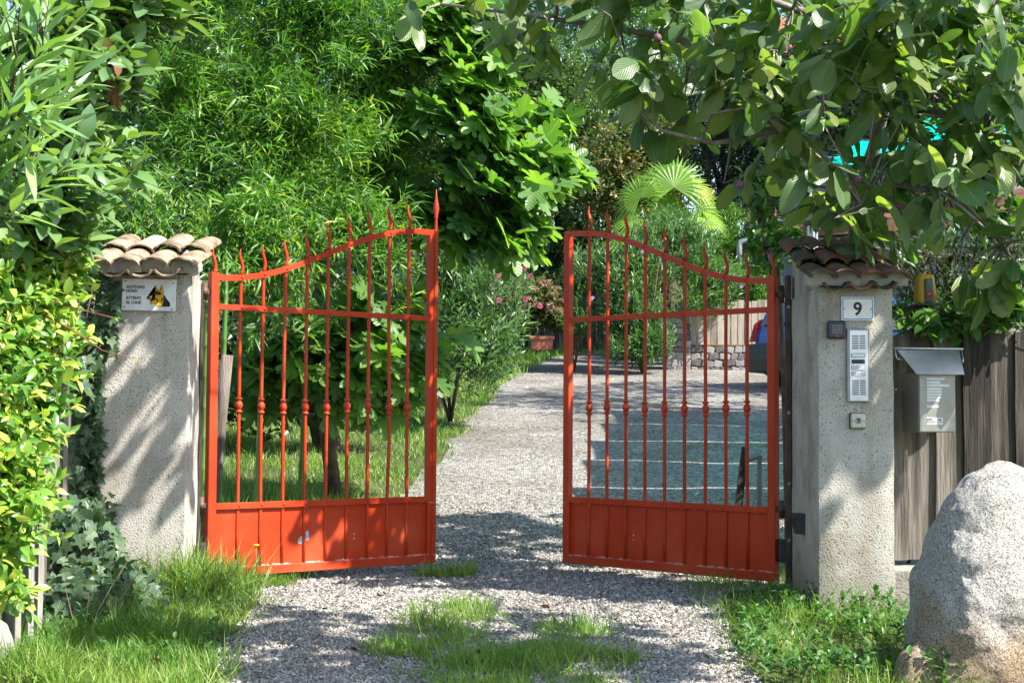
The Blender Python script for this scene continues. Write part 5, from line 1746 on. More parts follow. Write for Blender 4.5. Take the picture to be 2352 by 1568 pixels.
def make_weeds():
    # ground cover at the right pillar's foot
    n = 430
    x = RNG.uniform(.98, 1.95, n); y = RNG.uniform(6.4, 8.3, n)
    k = (x > 1.05 + .18 * (vnoise(y * 3, y * 0, 71) - .3)) & (RNG.random(n) < .25 + .75 * sstep(.35, .55, vnoise(x * 3, y * 3, 72)))
    x, y = x[k], y[k]
    c = np.stack([x, y, gz(x, y) + RNG.uniform(.03, .12, len(x))], 1)
    plant('ground_cover', 'low leafy ground cover between the right pillar and the boulder', 'ground cover', (1.4, 7.4, float(gz(1.4, 7.4))), c, (1.45, 7.4, -.6), 'creeper', 'weed_leaf', (.022, .05), 8, 260, [], 'culm_green', connect=False, twig_r=.002, crown_name='foliage',
          spray=dict(twig=.09, phi=(.7, 1.3), droop=.05, up=.9, out=.1, rand=.35, face_up=1.0, face_out=.1, face_rand=.4))
    n = 60
    x = RNG.uniform(-2.2, -1.3, n); y = RNG.uniform(6.7, 8.6, n)
    c = np.stack([x, y, gz(x, y) + RNG.uniform(.04, .10, n)], 1)
    plant('verge_weeds', 'small broad-leaved weeds scattered in the grass of the left verge', 'weeds', (-1.8, 7.6, float(gz(-1.8, 7.6))), c, (-1.8, 7.4, -.6), 'creeper', 'weed_leaf', (.022, .042), 6, 120, [], 'culm_green', connect=False, twig_r=.002, crown_name='foliage',
          spray=dict(twig=.09, phi=(.7, 1.3), droop=.05, up=.9, out=.1, rand=.35, face_up=1.0, face_out=.1, face_rand=.4))
    # yellow flower by the left gate leaf
    p = P(588, 1252, 8.86)
    g = float(gz(p.x, p.y))
    f = empty('dandelion', 'single yellow flower on a thin stem before the left gate leaf', 'flower', (p.x, p.y, g))
    MB().tube([(0, 0, 0), (.004, 0, (p.z - g) * .5), (0, 0, p.z - g)], .0022, 6).build('stem', 'culm_green', f)
    MB().lathe([(0, -.006), (.012, -.004), (.021, .004), (.014, .007), (0, .006)], (0, 0, p.z - g), 11).build('bloom', 'yellow_petal', f)
    # ivy sprig at the foot of the left hinge post, vine
    for i, (px, py) in enumerate(((1300, 1388), (1105, 1548), (1118, 1530), (960, 1535), (1175, 1490), (985, 1500), (1240, 1395), (345, 1530), (152, 1260), (190, 1400), (700, 1545), (1090, 1500), (1405, 1420), (820, 1492), (1500, 1545), (1060, 1380), (640, 1480), (1560, 1462), (1205, 1515), (930, 1440))):
        ray = P(px, py, 1.0) - Vector((0, 0, CAMZ))
        t = 6.0
        for _ in range(200):
            q = Vector((0, 0, CAMZ)) + ray * t
            if q.z < float(gz(q.x, q.y)) + .02: break
            t += .02
        me = np_mesh('fallen_leaf', *SHAPES['golden'][i % 3][:2], None, SHAPES['golden'][i % 3][2])
        me.materials.append(MATS['dry_leaf'])
        o = link_mesh('fallen_leaf', me, None)
        s = random.uniform(.035, .075)
        lift = .05 if px < 400 else .028
        o.location = (q.x, q.y, float(gz(q.x, q.y)) + lift); o.scale = (s * 1.2, s, s)
        o.rotation_euler = (random.uniform(-.5, .5), random.uniform(-.6, .6), random.uniform(0, 6.28))
        k = 0 if px < 400 else 1 if px < 1000 else 2 if px < 1230 else 3
        tag(o, ('dry brown leaf lying on the ivy and grass of the left verge', 'dry brown leaf on the gravel left of the grassy strip in the driveway', 'dry brown leaf in or beside the grassy strip of the driveway', 'dry brown leaf on the gravel before the right gate leaf')[k], 'fallen leaf',
            ('dry leaves on the left verge', 'dry leaves left of the grassy strip', 'dry leaves in the grassy strip', 'dry leaves before the right leaf')[k])


make_weeds()


def make_litter():
    n = 420
    y = 6.3 + 4.5 * RNG.random(n); side = RNG.random(n)
    x = np.where(side < .4, edge_l(y) + np.abs(RNG.normal(size=n)) * .25 - .1, np.where(side < .75, edge_r(y).clip(0, 1.6) - np.abs(RNG.normal(size=n)) * .22 + .05, RNG.uniform(-.9, .9, n)))
    pos = np.stack([x, y, gz(x, y) + .022 + RNG.random(n) * .012], 1)
    d = RNG.normal(size=(n, 3)); d[:, 2] *= .25
    nr = RNG.normal(size=(n, 3)) * .5 + np.array([0, 0, 1])
    V, F, T, U = leaf_arrays('small', pos, d, nr, RNG.uniform(.010, .035, n), RNG.random(n))
    tag(link_mesh('leaf_litter', np_mesh('leaf_litter', V, F, T, None), 'dry_leaf'), 'scattered brown crumbs of dry leaf along the edges of the gravel', 'leaf litter', kind='stuff')


make_litter()


def make_right_hedges():
    # dark glossy hedge behind the plank fence
    base = (2.9, 9.6, float(gz(2.9, 9.6)))
    c = in_ell([ell(2130, 640, 9.5, (.32, .35, .32)), ell(2300, 620, 9.5, (.45, .4, .36)), ell(2250, 820, 9.4, (.7, .4, .5)), ((3.5, 9.6, 1.5), (.6, .4, .6)), ((4.6, 9.7, 1.3), (.8, .4, .6))], 950, .5)
    limbs = [([base, (2.85, 9.6, .7), (2.75, 9.55, 1.4)], [.03, .025, .012]), ([(3.3, 9.6, 0), (3.3, 9.6, 1.5)], [.03, .012])]
    plant('dark_hedge', 'dark glossy hedge behind the yellow lamp and plank fence', 'hedge', base, c, (2.9, 9.9, 1.0), 'slim', 'dark_leaf', (.06, .10), 9, 200, limbs, 'bark_brown', twig_r=.003, crown_name='foliage',
          spray=dict(twig=.14, phi=(.5, 1.1), droop=.1, up=.5, out=.6, rand=.4, face_up=.7, face_out=.4, face_rand=.4))
    # creeper on top of the fence
    pts = []
    for i in range(70):
        px = random.uniform(2060, 2352); py = 742 + random.uniform(-25, 25) - max(0, px - 2160) * .22
        d = 8.32 + random.uniform(0, .3)
        pts.append(tuple(P(px, py, d)))
    plant('creeper', 'bright green creeper trailing along the top of the plank fence', 'climber', (2.5, 8.65, float(gz(2.5, 8.6))), np.array(pts), (2.5, 8.9, 1.0), 'creeper', 'creeper_leaf', (.06, .11), 6, 230, [([(2.2, 8.62, .1), (2.25, 8.6, .9), (2.35, 8.5, 1.45)], [.012, .01, .006]), ([(2.35, 8.5, 1.45), (2.6, 8.46, 1.49), (2.95, 8.45, 1.50)], [.006, .005, .003])], 'bark_brown', 'stem', twig_r=.003, crown_name='foliage',
          spray=dict(twig=.16, phi=(.6, 1.2), droop=.3, up=.2, out=.5, rand=.5, face_up=.7, face_out=.3, face_rand=.4))


make_right_hedges()


def make_sapling():
    base = (1.95, 10.9, float(gz(1.95, 10.9)))
    c = in_ell([ell(1752, 480, 10.9, (.17, .25, .36)), ell(1800, 400, 11.0, (.22, .25, .25)), ell(1790, 560, 10.8, (.16, .2, .18)), ell(1730, 590, 10.9, (.10, .2, .12))], 130, .6)
    limbs = [([base, (1.93, 10.9, .9), (1.90, 10.9, 1.7), P(1775, 420, 10.95)], [.028, .022, .016, .006]), ([(1.90, 10.9, 1.7), P(1745, 520, 10.9)], [.012, .004])]
    plant('sapling', 'slender leafy sapling between the gate hinge and the globe lamp', 'tree', base, c, (1.9, 11.0, 1.8), 'creeper', 'creeper_leaf', (.05, .10), 6, 150, limbs, 'bark_brown', twig_r=.003,
          spray=dict(twig=.15, phi=(.6, 1.2), droop=.35, up=.2, out=.6, rand=.5, face_up=.6, face_out=.3, face_rand=.45))


make_sapling()


# ================================================================== MIDDLE DISTANCE
def make_mid():
    # log and stand by the gate
    a = P(472, 1285, 10.4); b2 = P(522, 815, 10.4)
    e = MB().tube([a, a.lerp(b2, .3) + Vector((.01, 0, 0)), a.lerp(b2, .7), b2], [.044, .046, .043, .041], 12).build('leaning_log', 'log_wood')
    tag(e, 'weathered grey log leaning behind the hinge side of the left gate leaf', 'log')
    base = P(1725, 1150, 9.75); g = float(gz(base.x, base.y))
    s = empty('gate_prop', 'wooden stake and metal bracket standing behind the right gate leaf', 'prop', (base.x, base.y, g))
    s_l = lambda px, py, d: P(px, py, d) - Vector((base.x, base.y, g))
    p0 = s_l(1695, 1175, 9.8); p1 = s_l(1712, 1026, 9.8)
    bb = MB()
    def bar(b, p, q, w, t):
        d = (q - p); a = d.normalized(); u = Vector((1, 0, 0)); u = (u - a * u.dot(a)).normalized(); v = a.cross(u)
        vs = []
        for c in (p, q):
            vs += [c - u * w - v * t, c + u * w - v * t, c + u * w + v * t, c - u * w + v * t]
        b.add(vs, [(3, 2, 1, 0), (4, 5, 6, 7), (0, 1, 5, 4), (1, 2, 6, 5), (2, 3, 7, 6), (3, 0, 4, 7)])
        return b
    bar(bb, p0, p1, .022, .018).build('stake', 'wood_grey', s)
    bar(MB(), s_l(1744, 1175, 9.75), s_l(1744, 1045, 9.75), .014, .010).build('leg', 'zinc', s)
    bar(MB(), s_l(1716, 1056, 9.78), s_l(1750, 1044, 9.74), .010, .012).build('arm', 'zinc', s)
    MB().box(-.0, .032, -.02, .01, .27, .40).build('plate', 'car_black', s)

    # oleanders
    def ole(name, label, base, ells, n, flowers=(), size=(.10, .17), mat='oleander_leaf', np_=0):
        base = Vector((base[0], base[1], float(gz(base[0], base[1]))))
        c = in_ell(ells, n, .55)
        cc = base + Vector((0, 0, .3))
        limbs = []
        for k in range(6):
            a = k * 1.05; r = .25 + .3 * (k % 2)
            h = max(e_[0][2] for e_ in ells) - base.z
            limbs.append(([base, base + Vector((math.cos(a) * r * .5, math.sin(a) * r * .5, h * .45)), base + Vector((math.cos(a) * r, math.sin(a) * r, h * .9))], [.022, .016, .006]))
        e = plant(name, label, 'shrub', base, c, cc, 'oleander_far', mat, size, 9, np_, limbs, 'bark_brown', twig_r=.004, connect=False, crown_name='foliage',
                  spray=dict(twig=.32, phi=(.35, .95), droop=.12, up=.5, out=.7, rand=.35, face_up=.7, face_out=.35, face_rand=.4))
        for (px, py, d, m) in flowers:
            q = P(px, py, d)
            b = MB()
            for k in range(5):
                a = k * 1.2566
                b.lathe([(0, 0), (.019, .008), (.016, .016), (0, .015)], (math.cos(a) * .021, math.sin(a) * .012, math.sin(a) * .021), 7)
            o = b.build('flower', m, e, True)
            o.matrix_basis = Matrix.Translation(q)
            adopt(o, e)
        return e
    ole('oleander', 'broad green oleander with pink flowers right of the left gate leaf', (-.75, 19.0), [ell(1070, 700, 18.6, (.75, .6, .75)), ell(1090, 820, 18.2, (.60, .5, .42)), ell(1040, 600, 18.8, (.6, .5, .35)), ell(960, 760, 19.2, (.6, .6, .7)), ell(850, 800, 19.5, (.6, .6, .6))], 1500,
        [(1143, 578, 18.0, 'pink_petal'), (1203, 618, 18.3, 'pink_petal'), (1217, 636, 18.3, 'pink_petal'), (1144, 636, 18.0, 'pink_petal'), (1145, 692, 17.7, 'pink_petal'), (1206, 690, 18.2, 'pink_petal'), (1240, 706, 18.2, 'pink_petal')], np_=150)
    ole('oleander', 'blue-green oleander below the fan palm, behind the right gate leaf', (2.3, 27.3), [ell(1470, 745, 27.2, (.62, .4, .5)), ell(1470, 620, 27.3, (.62, .5, .65)), ell(1540, 560, 27.6, (.8, .5, .55)), ell(1630, 650, 27.8, (.7, .3, .42)), ell(1430, 690, 27.0, (.4, .4, .7)), ell(1455, 805, 27.0, (.55, .4, .26)), ell(1620, 700, 27.7, (.6, .25, .2)), ell(1495, 790, 27.0, (.35, .35, .3))], 2300,
        [(1361, 685, 26.5, 'mauve_petal'), (1442, 680, 26.5, 'mauve_petal'), (1475, 580, 26.5, 'mauve_petal'), (1395, 700, 26.5, 'mauve_petal'), (1702, 660, 26.5, 'mauve_petal'), (1580, 612, 26.5, 'mauve_petal')], np_=100)
    ole('oleander', 'sunny light green oleander between the palm and the house', (4.3, 30.5), [ell(1660, 560, 30, (.75, .6, .75)), ell(1620, 640, 28.8, (.6, .5, .5)), ell(1720, 660, 29, (.6, .5, .5)), ell(1700, 740, 29.3, (.6, .5, .6))], 1500, [], (.10, .18), 'creeper_leaf')
    ole('shrub', 'thin upright shrub against the dark trees beside the closing edge of the right leaf', (1.1, 27.5), [ell(1330, 650, 27.5, (.38, .4, .6)), ell(1370, 620, 27.6, (.3, .3, .5)), ell(1340, 740, 27.2, (.4, .4, .3))], 420, [(1358, 688, 26.6, 'mauve_petal')], (.09, .15))

    # planters with hydrangeas
    def planter(label, px0, px1, pyt, pyb, d, mat, bush=True, round_=False):
        a = P(px0, pyb, d); b_ = P(px1, pyb, d); t = P(px0, pyt, d)
        w = b_.x - a.x; h = t.z - a.z
        g = a.z
        e = empty('planter', label, 'planter', ((a.x + b_.x) / 2, d + w * .3, g), random.uniform(-.06, .06), 'planters at the far end of the drive')
        if round_:
            MB().lathe([(0, .0), (w * .42, 0), (w * .5, h), (w * .53, h), (w * .53, h * .92), (w * .47, h * .92)], (0, 0, 0), 20).build('pot', mat, e)
            MB().lathe([(0, h * .9), (w * .48, h * .9)], (0, 0, 0), 16).build('soil', 'soil', e)
        else:
            D = min(w, .5)
            vs = []
            for z, k in ((0, .9), (h, 1.0)):
                vs += [(-w / 2 * k, -D / 2 * k, z), (w / 2 * k, -D / 2 * k, z), (w / 2 * k, D / 2 * k, z), (-w / 2 * k, D / 2 * k, z)]
            MB().add(vs, [(3, 2, 1, 0), (0, 1, 5, 4), (1, 2, 6, 5), (2, 3, 7, 6), (3, 0, 4, 7)]).build('pot', mat, e)
            bm = MB()
            bm.box(-w / 2 - .015, w / 2 + .015, -D / 2 - .015, -D / 2 + .02, h - .05, h + .003).box(-w / 2 - .015, w / 2 + .015, D / 2 - .02, D / 2 + .015, h - .05, h + .003)
            bm.box(-w / 2 - .014, -w / 2 + .02, -D / 2 + .021, D / 2 - .021, h - .05, h + .003).box(w / 2 - .02, w / 2 + .014, -D / 2 + .021, D / 2 - .021, h - .05, h + .003)
            bm.build('rim', mat, e)
            MB().box(-w / 2 + .021, w / 2 - .021, -D / 2 + .021, D / 2 - .021, h - .07, h - .06).build('soil', 'soil', e)
        return e
    planter('round dark grey pot under the hydrangea', 1181, 1216, 760, 796, 27.5, 'dark_plastic', round_=True)
    planter('terracotta coloured trough left of the right gate leaf', 1219, 1271, 772, 803, 27.2, 'terracotta')
    planter('terracotta coloured trough seen between the first bars of the right gate leaf', 1296, 1333, 770, 800, 28.2, 'terracotta')

    def hydrangea(label, base, ells, n, heads):
        base = Vector(base)
        c = in_ell(ells, n, .5)
        e = plant('hydrangea', label, 'shrub', base, c, base, 'small', 'rusty_leaf', (.07, .13), 8, 0, [([base, base + Vector((.05, 0, .5))], [.02, .01]), ([base, base + Vector((-.15, 0, .5))], [.015, .008]), ([base, base + Vector((.2, -.05, .45))], [.015, .008])], 'bark_brown', connect=False, crown_name='foliage', twig_r=.004,
                  spray=dict(twig=.2, phi=(.6, 1.2), droop=.2, up=.4, out=.7, rand=.3, face_up=.7, face_out=.5, face_rand=.35))
        for (px, py, d, r) in heads:
            q = P(px, py, d)
            k = 60
            dd = nrm(RNG.normal(size=(k, 3)))
            dd[:, 2] = np.abs(dd[:, 2]) * .8 - .1
            V, F, T, U = leaf_arrays('small', np.array(q) + dd * r * .6, nrm(RNG.normal(size=(k, 3))), dd, np.full(k, r * .7), RNG.random(k))
            o = link_mesh('flower_head', np_mesh('flower_head', V, F, T, None), 'hydrangea_bloom', e)
    rnd = random.Random(5)
    heads = [(1185 + rnd.uniform(-15, 110), 650 + rnd.uniform(-8, 55) + abs(k - 9) * 1.2, 26.9 + rnd.uniform(-.2, .3), rnd.uniform(.06, .10)) for k in range(22)]
    hydrangea('rusty pink hydrangea in the planters at the end of the drive', P(1225, 770, 27.5), [ell(1230, 700, 27.4, (.50, .4, .42)), ell(1200, 740, 27.3, (.32, .3, .2)), ell(1270, 735, 27.5, (.25, .3, .25))], 520, heads)
    hydrangea('small reddish potted shrub between the first bars of the right gate leaf', P(1315, 778, 28.3), [ell(1315, 745, 28.2, (.25, .2, .22))], 120, [(1310 + rnd.uniform(-18, 18), 735 + rnd.uniform(-12, 12), 27.9, .05) for k in range(5)])


make_mid()


def make_palm():
    base = P(1535, 830, 29.6); base.z = float(gz(base.x, base.y))
    e = empty('fan_palm', 'bright fan palm standing above the oleander behind the right gate leaf', 'palm', base)
    top = P(1535, 500, 29.6)
    MB().tube([base, base.lerp(top, .4) + Vector((.03, 0, 0)), base.lerp(top, .8), top], [.10, .09, .085, .06], 10).build('trunk', 'bark_brown', e, True)
    # fronds: (tip pixel of hub, radius m, facing)
    fr = [((1548, 430), .80, (.05, -.85, .35), (0, .1, 1)), ((1470, 455), .66, (-.45, -.75, .4), (-.6, 0, .8)), ((1462, 500), .55, (-.3, -.6, .7), (-1, -.2, .1)), ((1600, 478), .72, (.5, -.8, .2), (1, -.1, .1)),
          ((1558, 510), .62, (.3, -.75, .6), (.6, -.5, -.7)), ((1505, 510), .55, (0, -.6, .8), (-.3, -.8, -.4)), ((1440, 545), .55, (-.2, -.5, .8), (-1, -.2, -.3)), ((1510, 420), .62, (-.2, -.7, .6), (-.4, .2, 1)), ((1590, 430), .60, (.3, -.6, .6), (.7, .3, .8)), ((1530, 480), .5, (.1, -.9, .3), (.2, -.4, .8)), ((1620, 500), .5, (.3, -.6, .7), (.9, -.4, -.4))]
    for (pp, R, face, up) in fr:
        R *= 1.05
        hub = P(pp[0], pp[1], 29.2 - random.uniform(0, .5))
        n = Vector(face).normalized(); u = Vector(up); u = (u - n * u.dot(n)).normalized(); v = n.cross(u)
        Vs = []; Fs = []
        nb = 40
        for k in range(nb):
            a = math.radians(-128 + 256 * k / (nb - 1))
            L = R * (1 - .22 * abs(a) / 2.2) * random.uniform(.92, 1.05)
            d = u * math.cos(a) + v * math.sin(a)
            s = -u * math.sin(a) + v * math.cos(a)
            w = L * .038
            m = hub + d * L * .55 + n * (-.02)
            tip = hub + d * L - n * L * .10 + Vector((0, 0, -L * random.uniform(.03, .12)))
            zf = n * (w * .8 if k % 2 else -w * .2)
            b0 = len(Vs)
            Vs += [hub, m - s * w + zf, m + n * w * .6, m + s * w + zf, tip]
            Fs += [(b0, b0 + 1, b0 + 2), (b0, b0 + 2, b0 + 3), (b0 + 1, b0 + 4, b0 + 2), (b0 + 2, b0 + 4, b0 + 3)]
        me = np_mesh('frond', np.array([tuple(x) for x in Vs]), np.array(Fs), None, None, False)
        fo = link_mesh('frond', me, 'palm_leaf', e)
        MB().tube([top, top.lerp(hub, .5) + Vector((0, 0, .05)), hub], [.014, .011, .008], 6).build('stalk', 'culm_green', fo, True)


make_palm()


def make_walls():
    rnd = random.Random(17)
    def stone_me(seed):
        r = random.Random(seed)
        bm = bmesh.new(); bmesh.ops.create_cube(bm, size=1)
        for v in bm.verts: v.co += Vector((r.uniform(-.09, .09), r.uniform(-.06, .06), r.uniform(-.09, .09)))
        bmesh.ops.bevel(bm, geom=bm.edges[:], offset=.09, segments=1, affect='EDGES')
        me = bpy.data.meshes.new('stone'); bm.to_mesh(me); bm.free(); return me
    A = [stone_me(i) for i in range(6)]; B_ = [stone_me(20 + i) for i in range(6)]
    for m in A: m.materials.append(MATS['pier_stone'])
    for m in B_: m.materials.append(MATS['wall_stone'])
    # pier
    a = P(1531, 838, 28.0); b2 = P(1586, 716, 28.0)
    g = float(gz(a.x, 28.0)); W = b2.x - a.x; z1 = b2.z
    pier = empty('stone_pier', 'pier of squared grey stones at the left end of the low stone wall', 'pier', ((a.x + b2.x) / 2, 28.2, g))
    MB().box(a.x + .012, b2.x - .012, 28.012, 28.0 + W - .012, g - .1, z1 - .01).build('mortar_core', 'mortar', pier, True)
    z = g - .02
    while z < z1 - .03:
        h = min(rnd.uniform(.075, .125), z1 - z)
        for side in (0, 1):
            x = 0.0
            while x < W - .01:
                w = min(rnd.uniform(.09, .19), W - x)
                if W - x - w < .05: w = W - x
                o = bpy.data.objects.new('stone', rnd.choice(A)); COL.objects.link(o)
                dep = .06
                if side == 0:
                    o.matrix_basis = Matrix.Translation((a.x + x + w / 2, 28.0 + rnd.uniform(-.006, .006), z + h / 2)) @ Matrix.Diagonal((w * .95, dep, h * .94, 1))
                else:
                    o.matrix_basis = Matrix.Translation((a.x + rnd.uniform(-.006, .006), 28.03 + x + w / 2, z + h / 2)) @ Matrix.Diagonal((dep, w * .95, h * .94, 1))
                adopt(o, pier)
                x += w
        z += h
    # low wall with irregular stones
    x0 = b2.x; x1 = 5.4
    zt = P(1600, 795, 28.1).z
    g2 = float(gz(4.2, 28.1)) - .06
    wall = empty('stone_wall', 'low wall of irregular grey stones behind the parked car', 'wall', ((x0 + x1) / 2, 28.2, g2))
    MB().box(x0 + .003, x1, 28.10, 28.45, g2 - .1, zt - .005).build('mortar_core', 'mortar', wall, True)
    rows = 4; hh = (zt - g2) / rows
    for r in range(rows):
        x = x0 + .01
        while x < x1 - .05:
            w = rnd.uniform(.12, .24)
            o = bpy.data.objects.new('stone', rnd.choice(B_)); COL.objects.link(o)
            o.matrix_basis = Matrix.Translation((x + w / 2, 28.09 + rnd.uniform(-.01, .008), g2 + hh * (r + .5) + rnd.uniform(-.012, .012))) @ Matrix.Rotation(rnd.uniform(-.22, .22), 4, 'Y') @ Matrix.Diagonal((w * .97, .07, hh * rnd.uniform(.88, 1.05), 1))
            adopt(o, wall)
            x += w
    MB().box(x0 + .003, x1, 28.06, 28.5, zt, zt + .03, .006).build('coping', 'wood_brown', wall, True)
    f = empty('plank_fence', 'pale plank fence standing on the low stone wall', 'fence', ((x0 + x1) / 2, 28.3, zt + .03))
    x = x0 + .03; i = 0
    top = P(1650, 700, 28.2).z
    while x < x1:
        w = rnd.uniform(.11, .14)
        me = plank_mesh(w - .012, top - zt - .03 + rnd.uniform(-.02, .02) + .08 * (x - x0), .02, 500 + i); me.materials.append(MATS['wood_pale'])
        p = link_mesh('plank', me, None, f, True); p.matrix_basis = Matrix.Translation((x + w / 2, 28.25 + .008 * (i % 2), zt + .032)); adopt(p, f)
        x += w; i += 1
    # dark board fence under the trees at the very end
    f = empty('plank_fence', 'dark board fence in the shade under the trees at the far end', 'fence', (.9, 33.0, float(gz(.9, 33))))
    x = -1.2; i = 0
    while x < 3.2:
        w = rnd.uniform(.14, .18)
        me = plank_mesh(w - .012, 1.55 + rnd.uniform(-.04, .04), .022, 700 + i); me.materials.append(MATS['wood_grey'])
        p = link_mesh('plank', me, None, f, True); p.matrix_basis = Matrix.Translation((x + w / 2, 33.6, float(gz(x, 33.6)) - .05)); adopt(p, f)
        x += w; i += 1


make_walls()


# ================================================================== CAR
def make_car():
    rear = P(1712, 905, 23.0)
    g = float(gz(4.5, 23.4))
    ang = math.radians(22)
    c = empty('parked_car', 'blue hatchback parked behind the right pillar, tail to the drive', 'car', (rear.x + .92, 23.0, g), ang)
    # profile x forward from the tail, z up. car half-width 0.85, near side is y=0
    W = 1.68
    outline = [(.06, .42), (.02, .62), (.10, .98), (.22, 1.30), (.40, 1.46), (.9, 1.50), (1.7, 1.49), (2.25, 1.38), (2.85, 1.02), (3.6, .90), (3.82, .72), (3.84, .38)]
    lower = [(3.55, .24), (3.45, .24), (3.42, .45), (3.28, .60), (3.05, .64), (2.82, .58), (2.68, .42), (2.66, .24), (1.13, .24), (1.10, .44), (.96, .60), (.72, .65), (.48, .58), (.36, .42), (.34, .30)]
    prof = outline + lower
    def inset(x, z):
        k = max(0, min(1, (z - .95) / .5)); e = max(0, 1 - x / .35) * .10 + max(0, (x - 3.4) / .45) * .14
        return .16 * k + e
    n = len(prof)
    vs = [(x, inset(x, z), z) for x, z in prof] + [(x, W - inset(x, z), z) for x, z in prof]
    bm = bmesh.new()
    V = [bm.verts.new(v) for v in vs]
    f1 = bm.faces.new(V[:n]); f2 = bm.faces.new(list(reversed(V[n:])))
    for i in range(n):
        bm.faces.new((V[i], V[n + i], V[n + (i + 1) % n], V[(i + 1) % n]))
    bmesh.ops.triangulate(bm, faces=[f1, f2])
    bmesh.ops.recalc_face_normals(bm, faces=bm.faces[:])
    me = bpy.data.meshes.new('body'); bm.to_mesh(me); bm.free()
    body = link_mesh('body', me, 'car_paint', c, False)
    md = body.modifiers.new('bevel', 'BEVEL'); md.width = .035; md.segments = 3; md.limit_method = 'ANGLE'; md.angle_limit = math.radians(25)
    # black lower bumper, wraps the tail
    b = MB()
    bp = [(-.05, .36), (-.07, .55), (-.02, .80), (.36, .80), (.40, .66), (.33, .56), (.30, .34)]
    b.prism(bp, -.012, W + .012)
    b.build('rear_bumper', 'car_black', c)
    for y0, y1 in ((-.006, .20), (W - .20, W + .006)):
        MB().add([(.01, y0 + .10, .84), (.30, y0, .86), (.34, y0 + .03, 1.08), (.20, y0 + .06, 1.20), (.08, y0 + .12, 1.10), (.01, y1, .84), (.10, y1, 1.12), (.20, y1, 1.20), (.34, y1, 1.08), (.3, y1, .86)],
                 [(0, 1, 2, 4), (2, 3, 4), (0, 4, 6, 5), (4, 3, 7, 6), (1, 9, 8, 2), (2, 8, 7, 3), (5, 6, 7, 8, 9), (0, 5, 9, 1)]).build('tail_light', 'tail_red', c)
    MB().add([(.08, .22, 1.10), (.08, W - .22, 1.10), (.30, W - .30, 1.40), (.30, .30, 1.40), (.12, .22, 1.10), (.12, W - .22, 1.10), (.34, W - .30, 1.40), (.34, .30, 1.40)], [(3, 2, 1, 0), (0, 1, 5, 4), (2, 3, 7, 6), (0, 4, 7, 3), (1, 2, 6, 5)]).build('rear_window', 'car_glass', c)
    for y, s in ((0, 1), (W, -1)):
        def yy(x, z): return y + s * (inset(x, z) - .006)
        for pts in ([(.50, 1.02), (.52, 1.34), (1.25, 1.40), (1.28, .99)], [(1.36, .99), (1.34, 1.40), (1.75, 1.40), (2.10, 1.30), (2.55, 1.00)]):
            m = len(pts)
            MB().add([(x, yy(x, z), z) for x, z in pts] + [(x, yy(x, z) + s * .02, z) for x, z in pts], [tuple(range(m)), tuple(reversed(range(m, 2 * m)))] + [(i, (i + 1) % m, m + (i + 1) % m, m + i) for i in range(m)]).build('side_window', 'car_glass', c)
        for x in (.72, 3.05):
            w = MB().lathe([(.18, -.09), (.29, -.095), (.315, -.07), (.315, .07), (.29, .095), (.18, .09)], (x, y + s * .10, .315), 24, 'y').build('wheel', 'tyre', c)
            MB().lathe([(0, -s * .075), (.06, -s * .085), (.175, -s * .07), (.185, -s * .09), (.185, 0), (0, 0)], (x, y + s * .10, .315), 18, 'y').build('rim', 'zinc', w)
    MB().add([(2.30, .22, 1.37), (2.86, .12, 1.03), (2.86, W - .12, 1.03), (2.30, W - .22, 1.37), (2.30, .22, 1.35), (2.86, .12, 1.0), (2.86, W - .12, 1.0), (2.30, W - .22, 1.35)], [(0, 1, 2, 3), (7, 6, 5, 4)]).build('windscreen', 'car_glass', c)


make_car()


